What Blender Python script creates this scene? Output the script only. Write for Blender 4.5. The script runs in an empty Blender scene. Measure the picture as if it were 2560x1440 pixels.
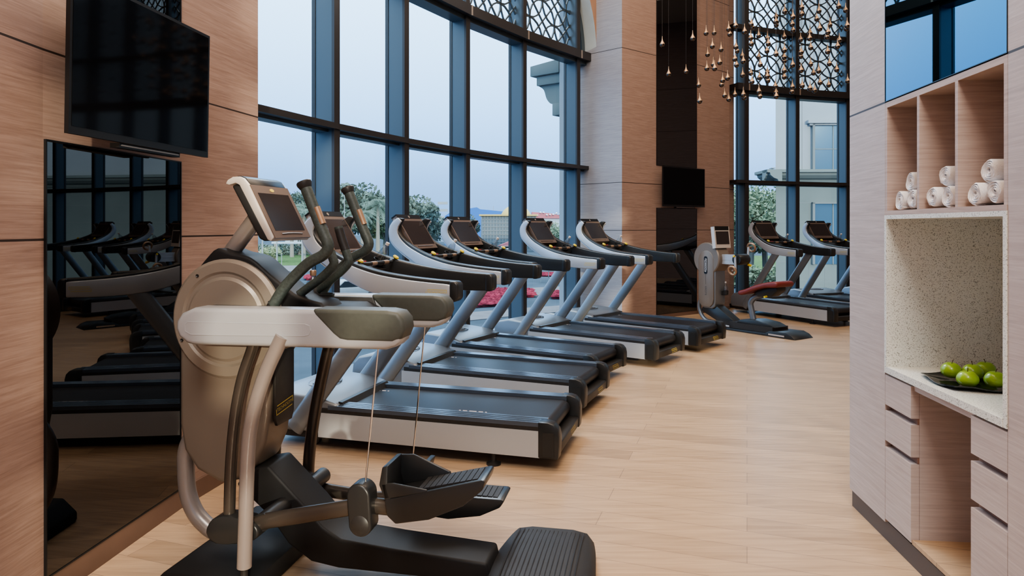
import bpy, bmesh, math, random
from mathutils import Vector, Matrix
random.seed(7)
C = bpy.context.scene.collection
PI = math.pi
sin, cos, rad = math.sin, math.cos, math.radians

# ------------------------------------------------------------------ materials
def newmat(name):
    m = bpy.data.materials.new(name); m.use_nodes = True
    nt = m.node_tree
    return m, nt, nt.nodes['Principled BSDF']

def mat(name, col, rough=.5, metal=0, spec=.5, noise=0, nscale=40, bump=0, coat=0, em=None, ems=0):
    m, nt, b = newmat(name)
    b.inputs['Roughness'].default_value = rough
    b.inputs['Metallic'].default_value = metal
    b.inputs['Specular IOR Level'].default_value = spec
    b.inputs['Coat Weight'].default_value = coat
    b.inputs['Coat Roughness'].default_value = .1
    b.inputs['Base Color'].default_value = (*col, 1)
    if em:
        b.inputs['Emission Color'].default_value = (*em, 1); b.inputs['Emission Strength'].default_value = ems
    if noise or bump:
        tc = nt.nodes.new('ShaderNodeTexCoord'); n = nt.nodes.new('ShaderNodeTexNoise')
        n.inputs['Scale'].default_value = nscale; n.inputs['Detail'].default_value = 3
        nt.links.new(tc.outputs['Object'], n.inputs['Vector'])
        if noise:
            r = nt.nodes.new('ShaderNodeValToRGB')
            r.color_ramp.elements[0].position = .3; r.color_ramp.elements[1].position = .7
            r.color_ramp.elements[0].color = (*[c*(1-noise) for c in col], 1)
            r.color_ramp.elements[1].color = (*[min(1, c*(1+noise)) for c in col], 1)
            nt.links.new(n.outputs['Fac'], r.inputs['Fac']); nt.links.new(r.outputs['Color'], b.inputs['Base Color'])
        if bump:
            bp = nt.nodes.new('ShaderNodeBump'); bp.inputs['Strength'].default_value = bump; bp.inputs['Distance'].default_value = .002
            nt.links.new(n.outputs['Fac'], bp.inputs['Height']); nt.links.new(bp.outputs['Normal'], b.inputs['Normal'])
    return m

def wood(name, c0, c1, seams=(), rough=.45):
    """veneer with horizontal grain; seams = heights of the thin dark joints"""
    m, nt, b = newmat(name); L = nt.links
    g = nt.nodes.new('ShaderNodeNewGeometry')
    mp = nt.nodes.new('ShaderNodeMapping'); mp.inputs['Scale'].default_value = (2.2, 2.2, 55)
    n = nt.nodes.new('ShaderNodeTexNoise'); n.inputs['Scale'].default_value = 1.6; n.inputs['Detail'].default_value = 6; n.inputs['Roughness'].default_value = .65; n.inputs['Distortion'].default_value = .6
    L.new(g.outputs['Position'], mp.inputs['Vector']); L.new(mp.outputs['Vector'], n.inputs['Vector'])
    r = nt.nodes.new('ShaderNodeValToRGB'); r.color_ramp.elements[0].position = .3; r.color_ramp.elements[1].position = .68
    r.color_ramp.elements[0].color = (*c0, 1); r.color_ramp.elements[1].color = (*c1, 1)
    L.new(n.outputs['Fac'], r.inputs['Fac'])
    out = r.outputs['Color']
    if seams:
        sx = nt.nodes.new('ShaderNodeSeparateXYZ'); L.new(g.outputs['Position'], sx.inputs[0])
        acc = None
        for z in seams:
            c = nt.nodes.new('ShaderNodeMath'); c.operation = 'COMPARE'; c.inputs[1].default_value = z; c.inputs[2].default_value = .0045
            L.new(sx.outputs['Z'], c.inputs[0])
            if acc is None: acc = c.outputs[0]
            else:
                a = nt.nodes.new('ShaderNodeMath'); a.operation = 'MAXIMUM'
                L.new(acc, a.inputs[0]); L.new(c.outputs[0], a.inputs[1]); acc = a.outputs[0]
        mx = nt.nodes.new('ShaderNodeMix'); mx.data_type = 'RGBA'
        L.new(acc, mx.inputs['Factor']); L.new(out, mx.inputs[6]); mx.inputs[7].default_value = (c0[0]*.15, c0[1]*.15, c0[2]*.15, 1)
        out = mx.outputs[2]
    L.new(out, b.inputs['Base Color'])
    bp = nt.nodes.new('ShaderNodeBump'); bp.inputs['Strength'].default_value = .12; bp.inputs['Distance'].default_value = .003
    L.new(n.outputs['Fac'], bp.inputs['Height']); L.new(bp.outputs['Normal'], b.inputs['Normal'])
    b.inputs['Roughness'].default_value = rough; b.inputs['Specular IOR Level'].default_value = .3
    return m

def floor_mat():
    m, nt, b = newmat('oak planks'); L = nt.links
    g = nt.nodes.new('ShaderNodeNewGeometry')
    mp = nt.nodes.new('ShaderNodeMapping'); mp.inputs['Rotation'].default_value = (0, 0, rad(19))
    L.new(g.outputs['Position'], mp.inputs['Vector'])
    br = nt.nodes.new('ShaderNodeTexBrick'); br.offset = .37; br.inputs['Scale'].default_value = 1
    br.inputs['Brick Width'].default_value = 1.9; br.inputs['Row Height'].default_value = .165
    br.inputs['Mortar Size'].default_value = .0016; br.inputs['Mortar Smooth'].default_value = .2; br.inputs['Bias'].default_value = -.35
    br.inputs['Color1'].default_value = (.50, .352, .228, 1); br.inputs['Color2'].default_value = (.345, .24, .157, 1)
    br.inputs['Mortar'].default_value = (.25, .18, .13, 1)
    L.new(mp.outputs['Vector'], br.inputs['Vector'])
    m2 = nt.nodes.new('ShaderNodeMapping'); m2.inputs['Scale'].default_value = (1.2, 16, 1); m2.inputs['Rotation'].default_value = (0, 0, rad(19))
    L.new(g.outputs['Position'], m2.inputs['Vector'])
    n = nt.nodes.new('ShaderNodeTexNoise'); n.inputs['Scale'].default_value = 2.2; n.inputs['Detail'].default_value = 6; n.inputs['Distortion'].default_value = .8
    L.new(m2.outputs['Vector'], n.inputs['Vector'])
    r = nt.nodes.new('ShaderNodeValToRGB'); r.color_ramp.elements[0].position = .3; r.color_ramp.elements[1].position = .7
    r.color_ramp.elements[0].color = (.80, .78, .76, 1); r.color_ramp.elements[1].color = (1.08, 1.08, 1.08, 1)
    L.new(n.outputs['Fac'], r.inputs['Fac'])
    mx = nt.nodes.new('ShaderNodeMix'); mx.data_type = 'RGBA'; mx.blend_type = 'MULTIPLY'; mx.inputs['Factor'].default_value = 1
    L.new(br.outputs['Color'], mx.inputs[6]); L.new(r.outputs['Color'], mx.inputs[7]); L.new(mx.outputs[2], b.inputs['Base Color'])
    b.inputs['Roughness'].default_value = .33; b.inputs['Specular IOR Level'].default_value = .42
    bp = nt.nodes.new('ShaderNodeBump'); bp.inputs['Strength'].default_value = .12; bp.inputs['Distance'].default_value = .002
    L.new(n.outputs['Fac'], bp.inputs['Height']); L.new(bp.outputs['Normal'], b.inputs['Normal'])
    return m

def glass_mat(name, tint, gloss=.05):
    m = bpy.data.materials.new(name); m.use_nodes = True; nt = m.node_tree
    nt.nodes.remove(nt.nodes['Principled BSDF'])
    t = nt.nodes.new('ShaderNodeBsdfTransparent'); t.inputs[0].default_value = (*tint, 1)
    g = nt.nodes.new('ShaderNodeBsdfGlossy'); g.inputs['Roughness'].default_value = .02
    mx = nt.nodes.new('ShaderNodeMixShader'); mx.inputs[0].default_value = gloss
    nt.links.new(t.outputs[0], mx.inputs[1]); nt.links.new(g.outputs[0], mx.inputs[2])
    nt.links.new(mx.outputs[0], nt.nodes['Material Output'].inputs[0])
    return m

def granite(name):
    m, nt, b = newmat(name); L = nt.links
    tc = nt.nodes.new('ShaderNodeNewGeometry')
    v = nt.nodes.new('ShaderNodeTexNoise'); v.inputs['Scale'].default_value = 190; v.inputs['Detail'].default_value = 4
    n = nt.nodes.new('ShaderNodeTexNoise'); n.inputs['Scale'].default_value = 7; n.inputs['Detail'].default_value = 4
    L.new(tc.outputs['Position'], v.inputs['Vector']); L.new(tc.outputs['Position'], n.inputs['Vector'])
    r = nt.nodes.new('ShaderNodeValToRGB'); r.color_ramp.elements[0].position = .33; r.color_ramp.elements[1].position = .47
    r.color_ramp.elements[0].color = (.33, .33, .30, 1); r.color_ramp.elements[1].color = (.82, .83, .79, 1)
    L.new(v.outputs['Fac'], r.inputs['Fac'])
    r2 = nt.nodes.new('ShaderNodeValToRGB'); r2.color_ramp.elements[0].color = (.86, .85, .82, 1); r2.color_ramp.elements[1].color = (1, 1, 1, 1)
    L.new(n.outputs['Fac'], r2.inputs['Fac'])
    mx = nt.nodes.new('ShaderNodeMix'); mx.data_type = 'RGBA'; mx.blend_type = 'MULTIPLY'; mx.inputs['Factor'].default_value = 1
    L.new(r.outputs['Color'], mx.inputs[6]); L.new(r2.outputs['Color'], mx.inputs[7]); L.new(mx.outputs[2], b.inputs['Base Color'])
    b.inputs['Roughness'].default_value = .3
    return m

M = {}
M['wall'] = wood('brown veneer', (.25, .165, .132), (.37, .262, .218), (1.412, 2.145, 4.2, 5.4))
M['cab'] = wood('pale veneer', (.42, .35, .33), (.55, .475, .45), (2.04,))  # same wood as the brown veneer, cool window light mixed into the colour
M['reveal'] = wood('pale veneer reveal', (.27, .265, .285), (.365, .36, .38), (1.412, 2.145, 4.2, 5.4))  # brown veneer again, with blue window light put into its colour
M['cabin'] = wood('pale veneer inside', (.40, .30, .26), (.56, .45, .395))
M['cabback'] = wood('dark veneer edge', (.20, .11, .08), (.28, .16, .12))
M['floor'] = floor_mat()
M['base'] = mat('bronze skirting', (.16, .10, .075), .4, noise=.1, nscale=3)
M['basedark'] = mat('dark skirting', (.085, .07, .065), .45)
M['mull'] = mat('blue grey aluminium', (.064, .088, .107), .35, metal=.25, spec=.5)
M['mulldark'] = mat('dark bronze aluminium', (.025, .022, .022), .4)
M['glass'] = glass_mat('window glass', (.93, .965, .985), .04)
M['sill'] = mat('grey sill', (.38, .40, .42), .4)
M['mirror'] = mat('smoked mirror', (.125, .12, .116), .01, metal=1)
M['bluemirror'] = mat('blue mirror', (.055, .165, .255), .01, metal=1)
M['bezel'] = mat('black bezel', (.008, .008, .009), .3)
M['screen'] = mat('black screen', (.004, .004, .005), .05, spec=.12)
M['brsilver'] = mat('silver strip', (.5, .42, .36), .3, metal=.7)
M['plaster'] = mat('pale plaster', (.45, .50, .50), .7, noise=.05, nscale=6)
M['spandrel'] = mat('brown spandrel', (.34, .20, .13), .6, noise=.08, nscale=5)
M['ceil'] = mat('ceiling white', (.62, .56, .5), .8)
M['black'] = mat('black plastic', (.022, .021, .021), .42, noise=.15, nscale=60)
M['blacks'] = mat('satin black plastic', (.020, .021, .022), .33)
M['matt'] = mat('matt black plastic', (.014, .014, .015), .55, spec=.28)
M['rubber'] = mat('black rubber', (.018, .018, .02), .6, bump=.25, nscale=400)
M['belt'] = mat('black belt', (.014, .014, .017), .42, noise=.2, nscale=200)
M['rail'] = mat('ribbed foot rail', (.06, .075, .10), .22, spec=.6)
M['silver'] = mat('silver paint', (.215, .23, .25), .34, metal=.5)
M['silverlt'] = mat('light silver paint', (.45, .475, .51), .30, metal=.3)
M['beige'] = mat('champagne paint', (.205, .17, .14), .36, metal=.25)
M['beigelt'] = mat('champagne light paint', (.26, .225, .19), .36, metal=.25)
M['armgrey'] = mat('olive grey pad', (.068, .075, .066), .5, noise=.06, nscale=50)
M['grip'] = mat('mottled grey grip', (.050, .064, .060), .42, noise=.25, nscale=120)
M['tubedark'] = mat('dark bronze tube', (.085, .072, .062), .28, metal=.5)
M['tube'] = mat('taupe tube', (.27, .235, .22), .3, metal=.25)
M['chrome'] = mat('chrome', (.62, .6, .58), .12, metal=1)
M['bronze'] = mat('bronze frame', (.20, .15, .125), .33, metal=.5)
M['copper'] = mat('copper sensor', (.46, .31, .21), .35, metal=.7)
M['consilver'] = mat('console silver', (.62, .58, .54), .33, metal=.3)
M['conscr'] = mat('console display', (.03, .024, .024), .12, spec=.5)
M['yellow'] = mat('yellow', (.72, .55, .04), .4)
M['gold'] = mat('yellow lettering', (.62, .50, .10), .4)
M['white'] = mat('white lettering', (.75, .75, .75), .5)
M['whitedash'] = mat('pale belt print', (.42, .36, .34), .5)
M['red'] = mat('red plastic', (.45, .03, .03), .4)
M['seatred'] = mat('dark red vinyl', (.17, .03, .025), .38)
M['towel'] = mat('white terry', (.83, .82, .83), .9, bump=.8, nscale=260)
M['granite'] = granite('speckled granite')
M['apple'] = mat('green apple', (.27, .43, .025), .28, noise=.18, nscale=18, coat=.3)
M['stalk'] = mat('brown stalk', (.09, .05, .02), .6)
M['tray'] = mat('black glass tray', (.012, .014, .012), .06, spec=.7)
M['bottle'] = glass_mat('clear plastic', (.80, .84, .86), .14)
M['cap'] = mat('pale cap', (.6, .55, .52), .4)
M['dropbulb'] = mat('smoked chrome drop', (.17, .14, .12), .06, metal=1)
M['dropcone'] = mat('copper drop neck', (.42, .28, .175), .34, metal=.9)
M['wire'] = mat('thin wire', (.05, .04, .035), .5)
# outdoors; distance haze is mixed into the far colours
M['asphalt'] = mat('asphalt', (.055, .075, .095), .9, spec=.04, noise=.2, nscale=.4)
M['pave'] = mat('paving', (.15, .15, .16), .9, spec=.04, noise=.1, nscale=1)
M['curb'] = mat('kerb', (.25, .26, .26), .9, spec=.04)
M['lawn'] = mat('lawn', (.075, .125, .05), .95, spec=.04, noise=.25, nscale=2)
M['flower'] = mat('pink flower bed', (.19, .030, .048), .95, spec=.04, noise=.6, nscale=2.5)
M['line'] = mat('road paint', (.26, .27, .28), .8, spec=.04)
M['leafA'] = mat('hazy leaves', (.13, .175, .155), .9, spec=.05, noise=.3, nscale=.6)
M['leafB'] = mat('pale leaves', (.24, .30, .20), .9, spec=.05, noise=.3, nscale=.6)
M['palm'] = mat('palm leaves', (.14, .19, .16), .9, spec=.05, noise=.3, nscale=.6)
M['bark'] = mat('bark', (.22, .21, .185), .9, spec=.04)
M['bluewall'] = mat('blue cladding', (.05, .15, .40), .7, spec=.04)
M['dome'] = mat('yellow dome', (.48, .36, .12), .6)
M['hall'] = mat('hall glazing', (.13, .16, .18), .5, spec=.04)
M['hallbar'] = mat('hall bars', (.22, .24, .25), .6)
M['redroof'] = mat('pink red roof', (.40, .15, .17), .8, spec=.04)
M['farwhite'] = mat('far white wall', (.34, .40, .45), .8, spec=.04)
M['stoneup'] = mat('pale render', (.27, .305, .33), .85, spec=.04, noise=.05, nscale=.6)
M['stonelow'] = mat('stone cladding', (.155, .185, .18), .85, spec=.04, noise=.08, nscale=.8)
M['stonejoint'] = mat('stone joint', (.16, .18, .18), .9)
M['hotelglass'] = mat('hotel glass', (.10, .17, .21), .08, metal=.6)
M['steel'] = mat('galvanised steel', (.20, .23, .24), .6)
M['carw'] = mat('white car paint', (.25, .27, .28), .3)
M['carg'] = mat('grey car paint', (.09, .11, .12), .3)
M['carglass'] = mat('car glass', (.02, .025, .03), .1)
M['carred'] = mat('red car paint', (.28, .02, .03), .3)

# ------------------------------------------------------------------ mesh helper
_txt = {}
def text_geo(s):
    if s not in _txt:
        cu = bpy.data.curves.new('lettering', 'FONT'); cu.body = s; cu.size = 1; cu.align_x = 'CENTER'; cu.align_y = 'CENTER'; cu.resolution_u = 3
        o = bpy.data.objects.new('lettering', cu); C.objects.link(o)
        dg = bpy.context.evaluated_depsgraph_get(); dg.update()
        me = bpy.data.meshes.new_from_object(o.evaluated_get(dg))
        vs = [v.co.copy() for v in me.vertices]; fs = [tuple(p.vertices) for p in me.polygons]
        w = max(v.x for v in vs) - min(v.x for v in vs)
        bpy.data.objects.remove(o); bpy.data.curves.remove(cu); bpy.data.meshes.remove(me)
        _txt[s] = (vs, fs, w)
    return _txt[s]

def smooth(pts, n=4, closed=False):
    """Catmull-Rom through pts"""
    P = [Vector(p) for p in pts]; out = []; N = len(P)
    rng = range(N if closed else N-1)
    for i in rng:
        p0 = P[(i-1) % N] if closed or i > 0 else P[0]*2-P[1]
        p1 = P[i]; p2 = P[(i+1) % N]
        p3 = P[(i+2) % N] if closed or i+2 < N else P[-1]*2-P[-2]
        for k in range(n):
            t = k/n
            out.append(.5*((2*p1)+(p2-p0)*t+(2*p0-5*p1+4*p2-p3)*t*t+(3*p1-p0-3*p2+p3)*t**3))
    if not closed: out.append(P[-1])
    return out

def toe_in(mb):
    for v in mb.bm.verts:
        k = max(0, min(1, (v.co.x-1.12)/.62)); k = k*k*(3-2*k)
        v.co.y *= 1-.34*k; v.co.x += .045*k

class MB:
    def __init__(s): s.bm = bmesh.new(); s.mi = 0
    def _face(s, vs):
        try:
            f = s.bm.faces.new(vs); f.material_index = s.mi; return f
        except ValueError: return None
    def raw(s, vs, fs):
        V = [s.bm.verts.new(v) for v in vs]
        for f in fs: s._face([V[i] for i in f])
        return V
    def _bev(s, V, w, seg=2, ang=30):
        if not w: return
        es = {e for v in V for e in v.link_edges if len(e.link_faces) == 2 and e.calc_face_angle(0) > rad(ang)}
        if es: bmesh.ops.bevel(s.bm, geom=list(es), offset=w, segments=seg, affect='EDGES', profile=.5, clamp_overlap=True)
    def box(s, x0, x1, y0, y1, z0, z1, bev=0, mx=None, seg=2):
        vs = [Vector((x, y, z)) for x in (x0, x1) for y in (y0, y1) for z in (z0, z1)]
        if mx is not None: vs = [mx @ v for v in vs]
        V = s.raw(vs, [(0, 1, 3, 2), (4, 6, 7, 5), (0, 4, 5, 1), (2, 3, 7, 6), (0, 2, 6, 4), (1, 5, 7, 3)])
        s._bev(V, bev, seg); return s
    def obox(s, a, b, z0, z1, w, side=0, bev=0):
        """box along plan segment a-b, thickness w (side 0 centred, +1 to its left, -1 to its right)"""
        a = Vector(a); b = Vector(b); d = (b-a).normalized(); n = Vector((-d.y, d.x))
        lo, hi = (-w/2, w/2) if side == 0 else ((0, w) if side > 0 else (-w, 0))
        c = [a+n*lo, b+n*lo, b+n*hi, a+n*hi]
        vs = [(p.x, p.y, z) for z in (z0, z1) for p in c]
        V = s.raw(vs, [(3, 2, 1, 0), (4, 5, 6, 7), (0, 1, 5, 4), (1, 2, 6, 5), (2, 3, 7, 6), (3, 0, 4, 7)])
        s._bev(V, bev); return s
    def prism(s, poly, c0, c1, plane='xz', bev=0, seg=2, ang=30, mx=None):
        def mk(p, c):
            v = Vector((p[0], c, p[1])) if plane == 'xz' else (Vector((p[0], p[1], c)) if plane == 'xy' else Vector((c, p[0], p[1])))
            return mx @ v if mx is not None else v
        A = [s.bm.verts.new(mk(p, c0)) for p in poly]; B = [s.bm.verts.new(mk(p, c1)) for p in poly]
        n = len(poly); fs = [s._face(A[::-1]), s._face(B)]
        for i in range(n): fs.append(s._face([A[i], A[(i+1) % n], B[(i+1) % n], B[i]]))
        fs = [f for f in fs if f]
        bmesh.ops.recalc_face_normals(s.bm, faces=fs)
        if bev:
            es = [e for e in {e for f in fs for e in f.edges} if len(e.link_faces) == 2 and e.calc_face_angle(0) > rad(ang)]
            bmesh.ops.bevel(s.bm, geom=es, offset=bev, segments=seg, affect='EDGES', profile=.5, clamp_overlap=True)
        return s
    def ribbon(s, lo, tp, y0, y1, bev=0, seg=2, ang=60, n=40):
        """band between two curves in the xz plane, quads all along"""
        def res(c):
            c = [Vector((p[0], p[1])) for p in c]; L_ = [0]
            for a, b_ in zip(c, c[1:]): L_.append(L_[-1]+(b_-a).length)
            out = []
            for k in range(n+1):
                d = L_[-1]*k/n; i = 0
                while i < len(c)-2 and L_[i+1] < d: i += 1
                out.append(c[i].lerp(c[i+1], (d-L_[i])/max(1e-9, L_[i+1]-L_[i])))
            return out
        A_, B_ = res(lo), res(tp)
        V = [[s.bm.verts.new((q.x, y, q.y)) for (q, y) in ((a, y0), (a, y1), (b_, y1), (b_, y0))] for a, b_ in zip(A_, B_)]
        fs = [s._face(V[0][::-1]), s._face(V[-1])]
        for a, b_ in zip(V, V[1:]):
            for k in range(4): fs.append(s._face([a[k], a[(k+1) % 4], b_[(k+1) % 4], b_[k]]))
        fs = [f for f in fs if f]; bmesh.ops.recalc_face_normals(s.bm, faces=fs)
        if bev:
            es = [e for e in {e for f in fs for e in f.edges} if len(e.link_faces) == 2 and e.calc_face_angle(0) > rad(ang)]
            bmesh.ops.bevel(s.bm, geom=es, offset=bev, segments=seg, affect='EDGES', profile=.5, clamp_overlap=True)
        return s
    def tube(s, pts, r, seg=12, planar=None, closed=False):
        """r: number, list, or (in-plane, lateral) with planar = lateral axis"""
        P = [Vector(p) for p in pts]; n = len(P); rings = []; up = None
        for i, p in enumerate(P):
            a = P[(i-1) % n] if closed or i > 0 else P[0]; b = P[(i+1) % n] if closed or i < n-1 else P[-1]
            t = (b-a).normalized()
            if planar is not None:
                bn = Vector(planar); nn = t.cross(bn).normalized()
            else:
                if up is None: up = Vector((0, 0, 1)) if abs(t.z) < .9 else Vector((1, 0, 0))
                nn = (up-t*up.dot(t)).normalized(); up = nn; bn = t.cross(nn)
            if isinstance(r, tuple): ra, rb = r
            elif isinstance(r, list): ra = rb = r[i]
            else: ra = rb = r
            rings.append([s.bm.verts.new(p+nn*ra*cos(2*PI*k/seg)+bn*rb*sin(2*PI*k/seg)) for k in range(seg)])
        fs = []
        m = n if closed else n-1
        for i in range(m):
            A = rings[i]; B = rings[(i+1) % n]
            for k in range(seg): fs.append(s._face([A[k], A[(k+1) % seg], B[(k+1) % seg], B[k]]))
        if not closed:
            fs.append(s._face(rings[0][::-1])); fs.append(s._face(rings[-1]))
        bmesh.ops.recalc_face_normals(s.bm, faces=[f for f in fs if f]); return s
    def lathe(s, prof, mx=None, seg=24):
        """prof: (radius, height) along local z"""
        rings = []
        for r, h in prof:
            if r < 1e-5:
                v = Vector((0, 0, h)); rings.append([s.bm.verts.new(mx @ v if mx is not None else v)])
            else:
                ring = []
                for k in range(seg):
                    v = Vector((r*cos(2*PI*k/seg), r*sin(2*PI*k/seg), h)); ring.append(s.bm.verts.new(mx @ v if mx is not None else v))
                rings.append(ring)
        fs = []
        for A, B in zip(rings, rings[1:]):
            for k in range(seg):
                k2 = (k+1) % seg
                if len(A) == 1 and len(B) == 1: continue
                if len(A) == 1: fs.append(s._face([A[0], B[k2], B[k]]))
                elif len(B) == 1: fs.append(s._face([A[k], A[k2], B[0]]))
                else: fs.append(s._face([A[k], A[k2], B[k2], B[k]]))
        if len(rings[0]) > 1: fs.append(s._face(rings[0][::-1]))
        if len(rings[-1]) > 1: fs.append(s._face(rings[-1]))
        bmesh.ops.recalc_face_normals(s.bm, faces=[f for f in fs if f]); return s
    def text(s, t, size, mx):
        vs, fs, w = text_geo(t)
        s.raw([mx @ (v*size) for v in vs], fs); return s
    def build(s, name, mats, parent=None, ang=35, flat=False):
        if not isinstance(mats, (list, tuple)): mats = [mats]
        me = bpy.data.meshes.new(name)
        if not flat:
            for f in s.bm.faces: f.smooth = True
        s.bm.to_mesh(me); s.bm.free()
        for m in mats: me.materials.append(m)
        if not flat: me.set_sharp_from_angle(angle=rad(ang))
        o = bpy.data.objects.new(name, me); C.objects.link(o)
        if parent: o.parent = parent
        return o

def thing(name, label, cat, loc=(0, 0, 0), rz=0, group=None):
    o = bpy.data.objects.new(name, None); C.objects.link(o); o.empty_display_size = .1
    o.location = loc; o.rotation_euler = (0, 0, rz); o['label'] = label; o['category'] = cat
    if group: o['group'] = group
    return o
def tag(o, label, cat, group=None, kind=None):
    o['label'] = label; o['category'] = cat
    if group: o['group'] = group
    if kind: o['kind'] = kind
    return o
def struct(o, label=None):
    o['kind'] = 'structure'
    if label: o['label'] = label
    return o
def structroot(name):
    o = bpy.data.objects.new(name, None); C.objects.link(o); o['kind'] = 'structure'; return o
def dup(root, loc, rz, label, group=None):
    r = root.copy(); C.objects.link(r); r.location = loc; r.rotation_euler = (0, 0, rz); r['label'] = label
    if group: r['group'] = group
    for ch in list(root.children):
        c = ch.copy(); C.objects.link(c); c.parent = r
        for g in list(ch.children):
            d = g.copy(); C.objects.link(d); d.parent = c
    return r
def basis(o, x, y, z):
    return Matrix(((x[0], y[0], z[0], o[0]), (x[1], y[1], z[1], o[1]), (x[2], y[2], z[2], o[2]), (0, 0, 0, 1)))

# ------------------------------------------------------------------ camera
cam = bpy.data.cameras.new('camera'); co = bpy.data.objects.new('camera', cam); C.objects.link(co)
cam.sensor_width = 36; cam.lens = 24; cam.shift_y = -152/2560; cam.clip_end = 800
co.location = (0, 0, 1.46); co.rotation_euler = (PI/2, 0, 0)
bpy.context.scene.camera = co

# ------------------------------------------------------------------ plan of the room
WC = Vector((12.85, .3)); WR = 15.9
def wpt(th): return WC+WR*Vector((-cos(rad(th)), sin(rad(th))))
W1TH = [18.4, 22.73, 26.97, 31.44, 36.22, 41.22]           # mullions of window 1
w1 = [wpt(t) for t in W1TH]
W1END = wpt(42.14)
L0 = Vector((-1.86, -4)); L1 = Vector((-1.806, 2.628)); L2 = Vector((-1.724, 3.545)); L3 = Vector((-1.584, 4.258))
LR = Vector((-2.45, 4.46)); L4 = wpt(15.3)
A = Vector((1.675, 10.4)); B = Vector((2.30, 10.9)); D = Vector((3.11, 11.5)); E = Vector((3.87, 12.15)); ER = Vector((3.93, 12.42))
w2 = [Vector(p) for p in ((4.187, 12.56), (5.30, 13.01), (6.44, 13.37), (7.61, 13.64), (8.81, 13.85), (10.0, 13.98))]
R1 = Vector((11.2, 14.05)); R2 = Vector((11.2, -4))
CEIL = 7.3
outline = [L0, L1, L2, L3, LR, L4]+[wpt(t) for t in (16.5, 18.4, 20.5, 22.73, 25, 26.97, 29, 31.44, 34, 36.22, 38.5, 41.22)]+[W1END, A, B, D, E, ER]+w2+[R1, R2]
mb = MB(); mb.prism([tuple(p) for p in outline], -.3, 0, 'xy'); f = mb.build('floor', M['floor'], flat=True); struct(f)
mb = MB(); mb.prism([tuple(p) for p in outline], CEIL, CEIL+.2, 'xy'); struct(mb.build('ceiling', M['ceil'], flat=True))

for a, b in ((L0, L1), (L1, L2), (L2, L3), (L3, LR), (LR, L4)):
    mb = MB(); mb.obox(a, b, 0, CEIL, .25, 1); struct(mb.build('wall_left', M['wall'], flat=True))
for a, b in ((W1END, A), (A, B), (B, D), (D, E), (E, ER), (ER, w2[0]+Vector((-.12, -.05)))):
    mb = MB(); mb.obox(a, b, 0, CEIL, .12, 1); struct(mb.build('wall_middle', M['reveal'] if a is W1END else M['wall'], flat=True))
mb = MB(); mb.obox(R1, R2, 0, CEIL, .2, 1); struct(mb.build('wall_right', M['wall'], flat=True))
# back wall with tall openings that let the low sun in
mb = MB()
xs = [-2.2, -1.2, .5, .8, 2.6, 2.9, 4.4, 4.7, 6.2, 11.4]
for i in range(0, len(xs), 2): mb.box(xs[i], xs[i+1], -4.2, -4, 0, CEIL)
for i in range(1, len(xs)-1, 2):
    mb.box(xs[i], xs[i+1], -4.2, -4, 0, .5); mb.box(xs[i], xs[i+1], -4.2, -4, 4.6, CEIL)
struct(mb.build('wall_back', M['wall'], flat=True))
r3 = structroot('window_3'); mb = MB()  # unseen bars, set close and thick to break the sun into patches
for i in range(1, len(xs)-1, 2):
    x0, x1 = xs[i], xs[i+1]; n_ = 4
    for k in range(1, n_): mb.box(x0+(x1-x0)*k/n_-.07, x0+(x1-x0)*k/n_+.07, -4.15, -4.05, .5, 4.6)
    for z in (1.2, 2.0, 2.75, 3.5): mb.box(x0, x1, -4.15, -4.05, z-.09, z+.09)
    for k in range(7):
        z = .2+k*.75; mb.prism([(x0, z), (x1, z+1.1), (x1, z+1.36), (x0, z+.26)], -4.13, -4.07)
mb.build('frame', M['mulldark'], r3, flat=True)
# skirtings
mb = MB()
for a, b in ((L0, L1), (L1, L2), (L2, L3)): mb.obox(a, b, 0, .098, .008, -1)
struct(mb.build('baseboard_left', M['base']))
mb = MB()
for a, b in ((A, B), (B, D), (D, E)): mb.obox(a, b, 0, .06, .008, -1)
struct(mb.build('baseboard_middle', M['base']))

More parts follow.
